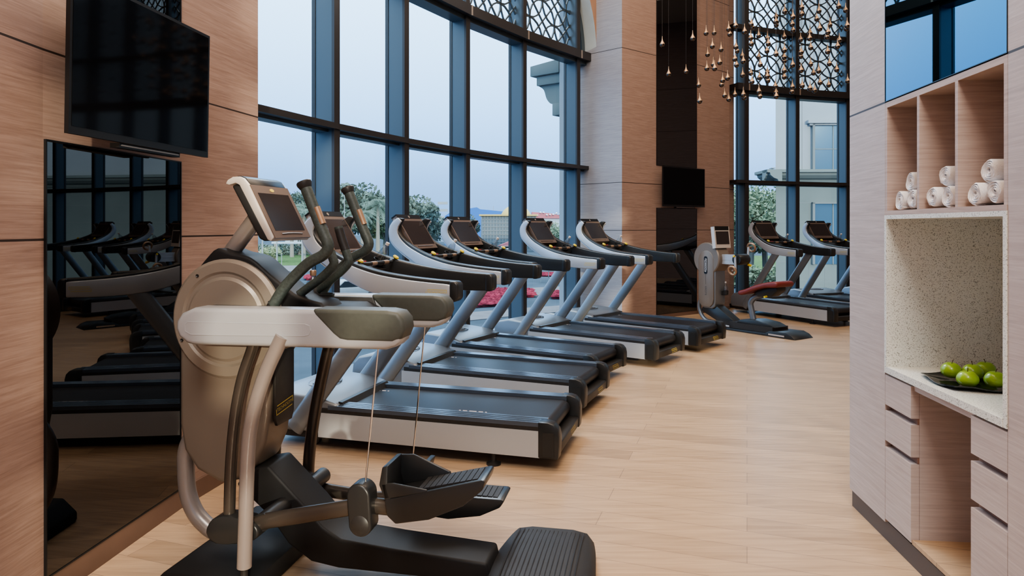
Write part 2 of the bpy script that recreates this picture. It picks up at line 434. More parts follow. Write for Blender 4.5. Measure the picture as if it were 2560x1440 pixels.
# ------------------------------------------------------------------ windows
def lattice(name, parent, a, b, z0, z1, s, depth, pred=None):
    """bars of circles (radius s/2) and diagonals in the vertical plane through a-b"""
    a = Vector(a); b = Vector(b); d = (b-a); Lg = d.length; d.normalize(); n = Vector((-d.y, d.x)); w = .011
    mb = MB()
    def ok(h, z): return 0 <= h <= Lg and z0 <= z <= z1 and (pred is None or pred(h, z))
    def bar(p, q):
        if not ok(*((p[0]+q[0])/2, (p[1]+q[1])/2)): return
        P = Vector(p); Q = Vector(q); t = (Q-P); 
        if t.length < 1e-6: return
        t.normalize(); m = Vector((-t.y, t.x))*w; P = P-t*.003; Q = Q+t*.003
        vs = []
        for off in (-depth/2, depth/2):
            for c in (P-m, Q-m, Q+m, P+m):
                g = a+d*c.x+n*off; vs.append((g.x, g.y, c.y))
        mb.raw(vs, [(3, 2, 1, 0), (4, 5, 6, 7), (0, 1, 5, 4), (2, 3, 7, 6)])
    nx = int(Lg/s)+2; nz = int((z1-z0)/s)+2; zc = z0
    for i in range(-1, nx):
        for j in range(-1, nz):
            for cx, cz in (((i+.5)*s, j*s), (i*s, (j+.5)*s)):
                K = 20
                for k in range(K):
                    p = (cx+s/2*cos(2*PI*k/K), zc+cz+s/2*sin(2*PI*k/K)); q = (cx+s/2*cos(2*PI*(k+1)/K), zc+cz+s/2*sin(2*PI*(k+1)/K))
                    bar(p, q)
            # diagonals of this cell pass through the circle centres
            for (p, q) in (((0, .5), (.5, 0)), ((.5, 0), (1, .5)), ((1, .5), (.5, 1)), ((.5, 1), (0, .5))):
                for k in range(4):
                    u0 = [p[m_]+(q[m_]-p[m_])*k/4 for m_ in (0, 1)]; u1 = [p[m_]+(q[m_]-p[m_])*(k+1)/4 for m_ in (0, 1)]
                    bar(((i+u0[0])*s, zc+(j+u0[1])*s), ((i+u1[0])*s, zc+(j+u1[1])*s))
    return mb.build(name, M['mull'], parent, flat=True)

def window(root, pts, endpts, ztr, zband, bandh, inward, zlat2, s, pred=None):
    """pts: mullion points; endpts: first and last corner; inward(i) -> unit vector into the room"""
    chain = [endpts[0]]+list(pts)+[endpts[1]]
    for i, p in enumerate(pts):
        n = inward(p); t = Vector((-n.y, n.x))
        def bx(mb, d0, d1, w, z0=0, z1=CEIL):
            c = [p+n*d0-t*w/2, p+n*d1-t*w/2, p+n*d1+t*w/2, p+n*d0+t*w/2]
            mb.raw([(q.x, q.y, z) for z in (z0, z1) for q in c], [(3, 2, 1, 0), (4, 5, 6, 7), (0, 1, 5, 4), (1, 2, 6, 5), (2, 3, 7, 6), (3, 0, 4, 7)])
        mb = MB(); bx(mb, -.02, .17, .07); mb.mi = 1; bx(mb, .17, .20, .085); bx(mb, -.06, -.02, .085)  # room-side strip is dark to paint the shade on that face
        mb.build('mullion', [M['mull'], M['mulldark']], root, flat=True)
    def run(mb, z0, z1, d0, d1):
        for a, b in zip(chain, chain[1:]):
            na, nb = inward(a), inward(b)
            c = [a+na*d0, b+nb*d0, b+nb*d1, a+na*d1]
            mb.raw([(q.x, q.y, z) for z in (z0, z1) for q in c], [(3, 2, 1, 0), (4, 5, 6, 7), (0, 1, 5, 4), (1, 2, 6, 5), (2, 3, 7, 6), (3, 0, 4, 7)])
    mb = MB(); run(mb, ztr-.055, ztr, .02, .215); mb.mi = 1; run(mb, ztr-.08, ztr-.055, -.02, .12)
    mb.build('transom', [M['mulldark'], M['mull']], root, flat=True)
    mb = MB(); run(mb, zband, zband+bandh, .0, .26); mb.mi = 1; run(mb, zband-.05, zband, -.02, .17)
    mb.build('lintel_band', [M['mulldark'], M['mull']], root, flat=True)
    mb = MB()
    for a, b in zip(chain[1:], chain[2:]):                      # small pale joint covers on the band
        n = inward(a); g = a+n*.262; t = (b-a).normalized()*.012
        mb.obox(g-t+n*0, g+t, zband, zband+bandh, .008)
    mb.build('band_joint', M['brsilver'], root, flat=True)
    for z in zlat2:
        mb = MB(); run(mb, z, z+.09, .0, .16); mb.build('transom', M['mulldark'], root, flat=True)
    mb = MB(); run(mb, 0, .065, -.03, .22); mb.mi = 1; run(mb, .065, .072, -.03, .22)
    mb.build('sill', [M['mulldark'], M['mull']], root, flat=True)
    for i, (a, b) in enumerate(zip(chain, chain[1:])):
        a2 = a+(b-a).normalized()*.03; b2 = b-(b-a).normalized()*.03
        mb = MB(); mb.raw([(a2.x, a2.y, .07), (b2.x, b2.y, .07), (b2.x, b2.y, CEIL), (a2.x, a2.y, CEIL)], [(0, 1, 2, 3)])
        mb.build('pane', M['glass'], root, flat=True)
        lev = [zband+bandh]+list(zlat2)+[6.6]
        if (b-a).length > .3:
            for z0, z1 in zip(lev, lev[1:]):
                na = inward((a+b)/2)*.05
                lattice('lattice_screen', root, a+na, b+na, z0+(.09 if z0 in zlat2 else 0), z1, s, .02, pred(i, a, b) if pred else None)

r1 = structroot('window_1')
inw1 = lambda p: (WC-p).normalized()
ARZ = 4.21
def arch_off(h): return .075*(h/.5)**2 if h < 1 else .3+.62*(h-1)
def pred1(i, a, b):
    if i < 4: return None
    d = (b-a).normalized()
    def ok(h, z):
        p = a+d*h
        return (p-W1END).length > arch_off(z-ARZ)+.06
    return ok
window(r1, w1, (wpt(15.3), W1END), 2.428, 4.085, .125, inw1, (5.35,), .62, pred1)
# arched head of window 1 at its far corner: dark frame, plaster soffit, spandrel
def archpt(off, d):
    th = math.degrees(off/WR); p = wpt(42.14-th); return p+(WC-p).normalized()*d
hs = [k*.15 for k in range(0, 13)]
def arcstrip(name, mat_, d0, d1, dz, doff=0.0, thick=.0):
    mb = MB(); vs = []; fs = []
    for h in hs:
        for d in (d0, d1):
            p = archpt(arch_off(h)+doff, d); vs.append((p.x, p.y, ARZ+h))
    for i in range(len(hs)-1): fs.append((2*i, 2*i+1, 2*i+3, 2*i+2))
    mb.raw(vs, fs); return mb.build(name, mat_, r1)
arcstrip('arch_soffit', M['plaster'], -.05, .36, 0)
mb = MB(); vs = []; fs = []
for h in hs:
    for off, d in ((0, .14), (.085, .14), (.085, .02)):
        p = archpt(arch_off(h)+off, d); vs.append((p.x, p.y, ARZ+h))
for i in range(len(hs)-1):
    for k in (0, 1): fs.append((3*i+k, 3*i+k+1, 3*i+k+4, 3*i+k+3))
mb.raw(vs, fs); mb.build('arch_frame', M['mull'], r1)
mb = MB(); vs = []; fs = []
for h in hs:
    p = archpt(arch_off(h), .36); q = archpt(0, .36); vs += [(p.x, p.y, ARZ+h), (q.x, q.y, ARZ+h)]
for i in range(len(hs)-1): fs.append((2*i, 2*i+1, 2*i+3, 2*i+2))
mb.raw(vs, fs); mb.build('arch_spandrel', M['spandrel'], r1)

r2 = structroot('window_2')
def inw2(p):
    # normals of the gentle curve of window 2
    k = min(range(len(w2)), key=lambda i: (w2[i]-p).length); a = w2[max(0, k-1)]; b = w2[min(len(w2)-1, k+1)]
    t = (b-a).normalized(); return Vector((t.y, -t.x))
window(r2, w2, (ER+Vector((.02, .03)), R1), 2.315, 3.93, .12, inw2, (5.05,), .60)

# ------------------------------------------------------------------ pilaster mirrors and televisions
def mirror(a, b, z0, z1, label, inset=0):
    d = (b-a).normalized(); n = Vector((d.y, -d.x)); a2 = a+d*.003+n*.004; b2 = b-d*.003+n*.004
    t = thing('wall_mirror', label, 'mirror', ((a2.x+b2.x)/2, (a2.y+b2.y)/2, z0), math.atan2(d.y, d.x))
    w = (b2-a2).length/2; h = z1-z0
    mb = MB(); mb.box(-w+.006, w-.006, -.004, .003, .006, h-.006); mb.build('mirror_panel', M['mirror'], t, flat=True)
    mb = MB()
    for x in (-w, w-.006): mb.box(x, x+.006, -.007, .003, 0, h)
    for z in (0, h-.006): mb.box(-w+.006, w-.006, -.007, .003, z, z+.006)
    mb.build('edge_trim', M['bezel'], t, flat=True)
    return t
mirror(L1, L2, .10, 1.80, 'tall dark smoked mirror below the television, beside the elliptical trainer')
mirror(L1, L2, 2.45, 6.6, 'dark smoked mirror above the television next to the elliptical trainer')
mirror(B, D, .06, 1.77, 'dark smoked mirror below the small television, behind the hand cycle')
mirror(B, D, 2.45, 6.6, 'tall dark smoked mirror rising above the small television behind the drops')

def television(a, b, z0, z1, tilt, wallp, label):
    d = (b-a).normalized(); n = Vector((d.y, -d.x)); c = (a+b)/2; w = (b-a).length/2; h = z1-z0
    t = thing('television', label, 'television', (c.x, c.y, z0), math.atan2(d.y, d.x))
    R = Matrix.Rotation(rad(tilt), 4, 'X')
    mb = MB(); mb.box(-w, w, -.022, -.004, 0, h, .004, R); mb.box(-w+.09, w-.09, -.004, .03, .05, h-.05, .008, R)
    mb.build('casing', M['bezel'], t)
    mb = MB(); mb.box(-w+.014, w-.014, -.0235, -.0215, .03, h-.014, 0, R); mb.build('screen', M['screen'], t, flat=True)
    mb = MB(); mb.box(-w*.35, w*.55, -.004, .04, -.02, .0, .004, R); mb.build('sensor_bar', M['bezel'], t)
    mb = MB(); mb.box(-w*.33, w*.53, -.0055, -.004, -.012, -.006, 0, R); mb.build('trim_strip', M['brsilver'], t, flat=True)
    mb = MB(); mb.box(-.2, .2, wallp-.03, wallp, .15, .5); mb.box(-.05, .05, .03, wallp-.02, .25, .4); mb.build('wall_bracket', M['bezel'], t)
    return t
television(Vector((-1.69, 2.57)), Vector((-1.575, 3.49)), 1.815, 2.435, 1.0, .125, 'large black television mounted above the smoked mirror beside the elliptical trainer')
television(Vector((2.37, 10.80)), Vector((3.21, 11.43)), 1.79, 2.43, 0, .105, 'small black television on the pilaster between the two windows')

# ------------------------------------------------------------------ treadmill
def make_treadmill(label):
    t = thing('treadmill', label, 'treadmill', group='treadmills in a row facing the windows')
    ym = .385
    # side panels
    for sgn in (1, -1):
        mb = MB(); mb.box(.12, 1.62, sgn*.33 if sgn > 0 else -ym, ym if sgn > 0 else -.33, .078, .238, .004)
        mb.mi = 1; mb.box(.10, 1.60, .34 if sgn > 0 else -ym+.004, ym-.004 if sgn > 0 else -.34, .238, .27, .003)
        mb.build('side_panel', [M['silverlt'], M['black']], t)
    for sgn in (1, -1):
        mb = MB()
        for k in range(4):
            y0 = .268+k*.029
            mb.box(.09, 1.55, *(sorted((sgn*y0, sgn*(y0+.0265)))), .262, .292-.0015*k, .003)
        mb.build('foot_rail', M['rail'], t)
    # rear end caps: rounded blocks
    prof = [(.13, .078), (.13, .293), (.07, .293), (.035, .283), (.010, .255), (.0, .215), (.0, .16), (.006, .078)]
    for sgn in (1, -1):
        mb = MB(); mb.prism(prof, *(sorted((sgn*.30, sgn*(ym+.004)))), bev=.008)
        mb.box(.03, .1, *(sorted((sgn*(ym+.0035), sgn*(ym+.0075)))), .09, .235, .003)
        mb.build('end_cap', M['blacks'], t)
    mb = MB(); mb.prism([(.125, .085), (.125, .155), (.02, .155), (.008, .15), (.012, .085)], -.30, .30, bev=.006); rb = mb.build('rear_bumper', M['black'], t)
    mb = MB()
    mx = basis((.0075, -.10, .119), (0, -1, 0), (0, 0, 1), (-1, 0, 0))
    mb.text('TECHNOGYM', .021, mx)
    for x0, x1, z0, z1 in ((-.075, .055, .017, .020), (-.055, .075, -.020, -.017), (-.075, -.072, .0, .02), (.072, .075, -.02, .002), (.052, .055, .009, .02), (-.055, -.052, -.02, -.009)):
        mb.raw([mx @ Vector((x, z, 0)) for x, z in ((x0, z0), (x1, z0), (x1, z1), (x0, z1))], [(0, 1, 2, 3)])
    mb.build('emblem', M['gold'], rb, flat=True)
    # belt running over the rear roller
    arc = [(.115+.052*cos(a), .218+.052*sin(a)) for a in [rad(x) for x in range(90, 260, 17)]]
    pr = [(1.55, .270)]+arc+[(.14, .16), (1.55, .16)]
    mb = MB(); mb.prism(pr, -.266, .266); bl = mb.build('belt', M['belt'], t)
    mb = MB()
    for (u, yc) in ((.52, .18), (1.38, -.17)):
        x = u
        for wd in (.012, .03, .05, .03, .012):
            mb.raw([(x, yc-.006, .2708), (x+wd, yc-.006, .2708), (x+wd-.008, yc+.02, .2708), (x-.008, yc+.02, .2708)], [(0, 1, 2, 3)]); x += wd+.014
    mb.build('belt_print', M['whitedash'], bl, flat=True)
    # front hood
    pr = [(1.46, .262), (1.50, .300), (1.62, .335), (1.92, .355), (2.07, .325), (2.125, .27), (2.14, .18), (2.12, .10), (1.46, .10)]
    mb = MB(); mb.prism(pr, -.375, .375, bev=.022, seg=3, ang=18)
    hood = mb.build('motor_hood', M['silver'], t, ang=50)
    mb = MB()
    ring = [(1.80+.10*cos(a), .15*sin(a), .3495) for a in [2*PI*k/28 for k in range(28)]]
    mb.tube(ring, .006, 6, closed=True)
    for k in range(3): mb.tube([(1.765+.035*k, -.10, .349), (1.765+.035*k, .10, .349)], .007, 6)
    mb.build('hood_badge', M['silver'], hood)
    mb = MB(); mb.prism([(1.44, .262), (1.475, .303), (1.50, .306), (1.52, .10), (1.46, .10)], -.33, .33); mb.build('hood_edge', M['black'], t)
    mb = MB(); mb.box(.15, 2.10, -.32, .32, .085, .16); mb.prism([(1.5, .10), (2.12, .10), (2.05, .055), (1.6, .055)], -.34, .34); mb.build('underframe', M['black'], t)
    # uprights
    for sgn in (1, -1):
        mb = MB(); mb.tube([(1.81, sgn*.372, .12), (1.74, sgn*.372, .21), (1.40, sgn*.372, .655), (1.10, sgn*.372, 1.055)], (.066, .030), 18, planar=(0, 1, 0))
        mb.build('upright', M['silver'], t)
    # sweeping arms
    low = [(.645, 1.002), (.90, 1.004), (1.20, 1.034), (1.42, 1.110), (1.56, 1.187), (1.69, 1.268), (1.765, 1.35), (1.78, 1.42), (1.755, 1.49), (1.69, 1.545)]
    top = [(1.645, 1.533), (1.685, 1.475), (1.685, 1.425), (1.655, 1.375), (1.59, 1.322), (1.51, 1.280), (1.38, 1.228), (1.20, 1.180), (1.0, 1.150), (.80, 1.132), (.645, 1.124)]
    lo = [tuple(v[:2]) for v in smooth([(x, z, 0) for x, z in low], 4)]; tp = [tuple(v[:2]) for v in smooth([(x, z, 0) for x, z in top], 4)]
    shell_low = lo; shell_top = [(x+.004, z-.020) for x, z in tp if x > .69]
    for sgn in (1, -1):
        mb = MB(); mb.ribbon(lo, tp[::-1], *(sorted((sgn*.305, sgn*.388))), bev=.012, seg=3, ang=50)
        mb.prism([(.632, 1.02), (.632, 1.105), (.650, 1.124), (.69, 1.124), (.69, .998), (.650, .998)], *(sorted((sgn*.302, sgn*.408))), bev=.010, ang=20)
        toe_in(mb); arm = mb.build('handrail', M['blacks'], t, ang=45)
        mb = MB(); mb.ribbon([(.682, 1.003)]+[p for p in shell_low if p[0] > .69], ([(.682, 1.102)]+shell_top[::-1]), *(sorted((sgn*.372, sgn*.406))), bev=.008, ang=50)
        toe_in(mb); sh = mb.build('outer_shell', M['silverlt'], arm, ang=45)
        mb = MB()
        mx = basis((.775, sgn*.4068, 1.055), (sgn*-1, 0, 0), (0, 0, 1), (0, sgn, 0))
        mb.text('TECHNOGYM', .020, mx)
        for x0, x1, z0, z1 in ((-.06, .07, .014, .017), (-.07, .06, -.017, -.014), (-.07, -.067, -.017, .004), (.067, .07, -.004, .017)):
            mb.raw([mx @ Vector((x, z, 0)) for x, z in ((x0, z0), (x1, z0), (x1, z1), (x0, z1))], [(0, 1, 2, 3)])
        mb.build('emblem', M['gold'], arm, flat=True)
    # dashboard bowl between the arms
    dout = [tuple(v[:2]) for v in smooth([(1.42, 1.125, 0), (1.56, 1.192, 0), (1.685, 1.275, 0), (1.755, 1.36, 0), (1.765, 1.44, 0), (1.73, 1.52, 0)], 4)]
    din = [tuple(v[:2]) for v in smooth([(1.715, 1.505, 0), (1.745, 1.44, 0), (1.735, 1.375, 0), (1.67, 1.295, 0), (1.55, 1.212, 0), (1.42, 1.15, 0)], 4)]
    fout = [tuple(v[:2]) for v in smooth([(1.73, 1.535, 0), (1.785, 1.45, 0), (1.775, 1.345, 0), (1.70, 1.26, 0), (1.57, 1.175, 0), (1.42, 1.11, 0)], 4)]
    mb = MB(); mb.prism(dout+din, -.33, .33); toe_in(mb); mb.build('dashboard', M['black'], t, ang=45)
    mb = MB(); mb.prism(dout+fout, -.385, .385); toe_in(mb); mb.build('front_shell', M['silverlt'], t, ang=45)
    # console
    cdir = Vector((.19, 0, .285)).normalized(); cn = Vector((-cdir.z, 0, cdir.x))
    mx = basis((1.612, 0, 1.258), (0, -1, 0), tuple(cdir), tuple(cn))
    mb = MB(); mb.box(-.205, .205, 0, .348, -.03, .022, .012, mx, 3); cs = mb.build('console', M['bronze'], t)
    mb = MB(); mb.box(-.188, .188, .045, .296, .021, .0235, 0, mx); mb.build('display', M['conscr'], cs, flat=True)
    mb = MB(); mb.box(-.200, .200, .322, .364, -.034, .024, .016, mx, 3); mb.build('console_cap', M['bezel'], cs)
    mb = MB(); mb.lathe([(0, .0), (.012, 0), (.012, .002), (0, .002)], mx @ Matrix.Translation((0, .34, .0236)), 16); mb.build('maker_badge', M['brsilver'], cs)
    mb = MB(); mb.tube([mx @ Vector((x, (.026-.00018*(x*100)**2*.02), .024)) for x in (-.13, -.06, 0, .06, .13)], .004, 6); mb.build('lip', M['bronze'], cs)
    # sensor bar with knobs
    mb = MB(); mb.tube([(1.46, -.30, 1.225), (1.40, -.25, 1.215), (1.37, -.18, 1.21), (1.37, .18, 1.21), (1.40, .25, 1.215), (1.46, .30, 1.225)], .014, 10); sb = mb.build('sensor_bar', M['black'], t)
    for y in (-.09, .09):
        mb = MB(); mb.tube([(1.37, y-.035, 1.21), (1.37, y+.035, 1.21)], .0155, 10); mb.build('sensor_plate', M['copper'], sb)
    for y in (-.27, .27):
        mb = MB(); mb.lathe([(0, 0), (.009, 0), (.009, .02), (0, .02)], Matrix.Translation((1.39, y, 1.215)) @ Matrix.Rotation(rad(-35), 4, 'Y'), 10)
        kb = mb.build('knob_stem', M['black'], t)
        mb = MB(); mb.lathe([(0, .018), (.018, .02), (.024, .028), (.020, .036), (0, .038)], Matrix.Translation((1.39, y, 1.215)) @ Matrix.Rotation(rad(-35), 4, 'Y'), 14); mb.build('knob', M['yellow'], kb)
    mb = MB(); mb.box(1.42, 1.48, .10, .18, 1.213, 1.228, .005); mb.build('safety_key', M['red'], t)
    mb = MB(); mb.lathe([(.040, 0), (.043, .03), (.037, .03), (.035, .006), (0, .006)], Matrix.Translation((1.49, -.20, 1.195)) @ Matrix.Rotation(rad(-30), 4, 'Y'), 20); mb.build('bottle_holder', M['black'], t)
    for u in (.42,):
        for y in (.345, -.345):
            mb = MB(); mb.lathe([(0, 0), (.045, 0), (.045, .012), (.02, .022), (.014, .026), (.014, .09), (0, .09)], Matrix.Translation((u, y, 0)), 18); mb.build('levelling_foot', M['black'], t)
    for y in (.30, -.30):
        mb = MB(); mb.lathe([(0, -.02), (.05, -.02), (.052, -.014), (.052, .014), (.05, .02), (0, .02)], Matrix.Translation((1.70, y, .0525)) @ Matrix.Rotation(PI/2, 4, 'X'), 20); mb.build('wheel', M['black'], t)
    return t

def bottle_at(root_loc, rz, label):
    """clear bottle leaning in the dashboard of a treadmill"""
    p = Matrix.Translation(root_loc) @ Matrix.Rotation(rz, 4, 'Z') @ Vector((1.487, -.20, 1.201))
    b = thing('water_bottle', label, 'bottle', p, rz, 'water bottles in the treadmill holders')
    R = Matrix.Rotation(rad(-30), 4, 'Y')
    mb = MB(); mb.lathe([(0, 0), (.031, 0), (.033, .01), (.033, .085), (.03, .10), (.016, .135), (.012, .145), (.012, .15), (0, .15)], R, 16); mb.build('bottle_body', M['bottle'], b)
    mb = MB(); mb.lathe([(.0145, .148), (.0145, .168), (0, .168)], R, 14); mb.build('cap', M['cap'], b)
    return b

TM = [  # rear-centre x, y, heading angle, labels
    ((.28+.385*sin(rad(16)), 4.05+.385*cos(rad(16))), 16, 'treadmill standing next to the elliptical trainer, first of the row at the curved window', 'clear water bottle in the dashboard of the treadmill next to the elliptical trainer'),
    ((.555+.385*sin(rad(22.5)), 5.20+.385*cos(rad(22.5))), 22.5, 'second treadmill counted from the elliptical trainer, its grey belt under the window', 'clear water bottle in the second treadmill counted from the elliptical trainer'),
    ((.76+.385*sin(rad(30.5)), 6.16+.385*cos(rad(30.5))), 30.5, 'third treadmill counted from the elliptical trainer, middle one of the window row', 'clear water bottle in the third treadmill counted from the elliptical trainer'),
    ((1.49+.385*sin(rad(36.5)), 7.06+.385*cos(rad(36.5))), 36.5, 'fourth treadmill counted from the elliptical trainer, before the last one of the row', 'clear water bottle in the fourth treadmill counted from the elliptical trainer'),
    ((2.16+.385*sin(rad(41)), 7.91+.385*cos(rad(41))), 41, 'fifth treadmill counted from the elliptical trainer, beside the wood pilaster', 'clear water bottle in the treadmill beside the wood pilaster'),
    ((5.03, 10.07), 65, 'treadmill at the second window, behind the red seat of the hand cycle', 'clear water bottle in the treadmill behind the hand cycle'),
    ((6.07, 10.59), 70, 'treadmill at the second window, partly hidden by the cabinet wall', 'clear water bottle in the treadmill partly hidden by the cabinet wall'),
    ((7.20, 11.02), 74, 'treadmill at the second window, only its upright showing beside the cabinet wall', None),
]
T0 = None
for (x, y), ang, lb, lbb in TM:
    rz = rad(180-ang)
    if T0 is None: T0 = make_treadmill(lb); T0.location = (x, y, 0); T0.rotation_euler = (0, 0, rz)
    else: dup(T0, (x, y, 0), rz, lb)
    if lbb: bottle_at(Vector((x, y, 0)), rz, lbb)

# ------------------------------------------------------------------ elliptical trainer (local x forward, y towards the room side)
def ptsy(tz, y): return [(t, y, z) for t, z in tz]
def sm2(tz, n=4, closed=False): return [tuple(v[:2]) for v in smooth([(a, b, 0) for a, b in tz], n, closed)]
el = thing('elliptical_trainer', 'large beige and black elliptical trainer with suspended foot pedals beside the smoked mirror', 'elliptical trainer', (-.08, 2.75, 0), rad(169))
hous = [(1.107, 1.149), (1.159, 1.127), (1.182, 1.096), (1.185, 1.065), (1.171, 1.034), (1.136, 1.01), (1.107, 1.005), (.326, 1.012), (.285, 1.025), (.265, 1.043), (.254, 1.086), (.26, 1.12), (.28, 1.144), (.321, 1.153), (.603, 1.153)]
cover = [(.614, 1.156), (.600, 1.132), (.529, 1.064), (.502, 1.044), (.471, 1.039), (.295, 1.040), (.262, 1.055), (.249, 1.088), (.255, 1.125), (.277, 1.150), (.321, 1.157)]
for sg in (1, -1):
    mb = MB(); mb.prism(hous, *sorted((sg*.225, sg*.335)), bev=.018, seg=3, ang=60)
    h = mb.build('arm_housing', M['silverlt'], el, ang=45)
    mb = MB(); mb.prism(cover, *sorted((sg*.219, sg*.3385)), bev=.017, seg=3, ang=60); mb.build('end_pad', M['armgrey'], h, ang=45)
    mb = MB(); mb.prism([(1.08, 1.145), (1.10, 1.02), (.55, 1.02), (.60, 1.145)], *sorted((sg*.216, sg*.24)), bev=.006); mb.build('inner_cover', M['black'], h)
    gy = sg*.3355
    mb = MB()
    g = [(1.142, 1.084), (1.128, 1.094), (.640, 1.098), (.622, 1.092), (.617, 1.076), (.624, 1.060), (.642, 1.055), (1.115, 1.046), (1.140, 1.058)]
    mb.tube([(t, gy-sg*.002, z) for t, z in g], .0035, 6, closed=True)
    mb.prism(g, *sorted((gy-sg*.004, gy+sg*.0006))); mb.build('recess', M['silverlt'], h)
# body with flywheel disc
body = [(1.345, 1.05), (1.345, .622), (1.324, .51), (1.263, .43), (1.15, .382), (1.06, .40), (.985, .47), (.945, .56), (.927, .68), (.925, .95), (.95, 1.10)]
mb = MB(); mb.prism(body, -.10, .10, bev=.022, seg=3, ang=40); bd = mb.build('body_shell', M['beige'], el, ang=40)
RX = Matrix.Rotation(PI/2, 4, 'X')
mb = MB(); mb.lathe([(0, -.118), (.165, -.118), (.178, -.108), (.19, -.108), (.2, -.114), (.238, -.114), (.252, -.10), (.252, .10), (.238, .114), (.2, .114), (.19, .108), (.178, .108), (.165, .118), (0, .118)], Matrix.Translation((1.12, 0, 1.075)) @ RX, 56)
fw = mb.build('flywheel_cover', M['beigelt'], el, ang=30)
mb = MB()
for a in (125, 20, 205): 
    mb.lathe([(0, 0), (.007, 0), (.007, .004), (.003, .001), (0, .001)], Matrix.Translation((1.12-.22*cos(rad(a)), .1135, 1.075+.22*sin(rad(a)))) @ Matrix.Rotation(-PI/2, 4, 'X'), 12)
mb.build('screw', M['black'], fw)
mb = MB(); mb.prism([(-.078, .99), (.078, .99), (.078, .66), (.06, .625), (-.06, .625), (-.078, .66)], .908, .922, 'yz', bev=.004); st = mb.build('logo_panel', M['black'], el)
mb = MB(); mx = basis((.9065, .005, .70), (0, -1, .12), (0, .12, 1), (-1, 0, 0)); mb.text('TECHNOGYM', .020, mx)
for x0, x1, z0, z1 in ((-.06, .07, .016, .020), (-.07, .06, -.020, -.016), (-.07, -.066, -.020, .006), (.066, .07, -.006, .020)):
    mb.raw([mx @ Vector((x, z, 0)) for x, z in ((x0, z0), (x1, z0), (x1, z1), (x0, z1))], [(0, 1, 2, 3)])
mb.build('emblem', M['gold'], st, flat=True)
# neck cover, mast, console
nk = sm2([(1.265, 1.285), (1.225, 1.33), (1.175, 1.371), (1.108, 1.352), (1.021, 1.333), (.941, 1.272), (.873, 1.222), (.80, 1.175), (.70, 1.15)], 3)+[(.66, 1.10), (1.0, 1.09), (1.12, 1.25), (1.2, 1.26)]
mb = MB(); mb.prism(nk, -.088, .088, bev=.016, seg=3, ang=40); mb.build('neck_cover', M['matt'], el, ang=50)
mb = MB(); mb.tube([(1.20, 0, 1.28), (1.16, 0, 1.355), (1.02, 0, 1.53)], .035, 24); mb.build('mast', M['tube'], el)
fr = [(1.090, 1.638), (1.080, 1.655), (1.057, 1.667), (1.026, 1.668), (1.007, 1.660), (.983, 1.632), (.872, 1.418), (.884, 1.401), (.900, 1.409), (1.026, 1.632), (1.043, 1.641), (1.072, 1.633)]
mb = MB(); mb.prism(fr, -.155, .155, bev=.006, ang=45); cs = mb.build('console', M['consilver'], el)
mb = MB(); mb.prism([(1.071, 1.632), (.945, 1.412), (.925, 1.403), (.898, 1.405), (1.022, 1.628), (1.04, 1.637)], -.142, .142, bev=.01, seg=3, ang=30); mb.build('back_shell', M['blacks'], cs)
cd = Vector((.983-.872, 0, 1.632-1.418)).normalized(); cn = Vector((-cd.z, 0, cd.x))
mx = basis((.872, 0, 1.418), (0, -1, 0), tuple(cd), tuple(cn))
mb = MB(); mb.box(-.148, .148, -.004, .242, -.004, .004, .003, mx); mb.build('front_panel', M['bronze'], cs)
mb = MB(); mb.box(-.122, .122, .030, .205, .003, .0052, 0, mx); mb.build('display', M['conscr'], cs, flat=True)
mb = MB(); mb.prism([(.984, 1.6345), (1.004, 1.6625), (1.026, 1.671), (1.045, 1.671), (1.03, 1.65), (1.0, 1.64)], -.14, .14, bev=.002); cap_ = mb.build('console_cap', M['bezel'], cs)
mb = MB(); mb.tube([mx @ Vector((x, .016-4e-4*((x/.1)**2)*10, .005)) for x in (-.085, -.045, 0, .045, .085)], .003, 6); mb.build('lip', M['bronze'], cs)
mb = MB(); mb.lathe([(0, 0), (.011, 0), (.011, .002), (0, .002)], mx @ Matrix.Translation((0, .222, .0035)) @ Matrix.Diagonal((1.4, .7, 1, 1)), 18); mb.build('maker_badge', M['gold'], cs)
# handlebars
hn = [(.87, 1.10), (.835, 1.167), (.797, 1.222), (.743, 1.277), (.69, 1.322), (.632, 1.352), (.612, 1.386), (.629, 1.430), (.653, 1.484), (.685, 1.563), (.711, 1.625)]
for y in (.2, -.2):
    P = smooth(ptsy(hn, y), 4)
    mb = MB(); mb.tube(P, .0225, 16); hb = mb.build('moving_handlebar', M['grip'], el)
    e = Vector((.711, y, 1.625)); d = (e-Vector((.685, y, 1.563))).normalized(); xx = Vector((0, 1, 0)); zz = d
    mb = MB(); mb.lathe([(.0235, -.012), (.030, .004), (.030, .012), (.027, .016), (0, .016)], basis(e, tuple(d.cross(xx)*-1), tuple(xx), tuple(zz)), 18); mb.build('end_cap', M['black'], hb)
    mb = MB(); mb.tube([(.6405, y+.006, 1.474), (.667, y+.006, 1.540)], .0145, 14)
    for v in mb.bm.verts: v.co.x -= .0085; v.co.z -= .002
    mb.build('sensor_plate', M['copper'], hb)
    mb = MB(); mb.tube([(.90, y, 1.06), (.87, y, 1.11), (.845, y, 1.15)], .0245, 16); mb.build('sleeve', M['black'], hb)
fx = [(.712, 1.462), (.693, 1.398), (.668, 1.333), (.663, 1.307), (.687, 1.277), (.727, 1.243), (.784, 1.203), (.841, 1.160), (.881, 1.125)]
for y in (.045, -.10):
    mb = MB(); mb.tube(smooth(ptsy(fx, y), 4), .0185, 14); fb = mb.build('fixed_handlebar', M['grip'], el)
    mb = MB(); mb.tube(ptsy([(.709, 1.452), (.694, 1.402), (.678, 1.36)], y), .0195, 14); mb.build('sensor_plate', M['copper'] if y > 0 else M['black'], fb)
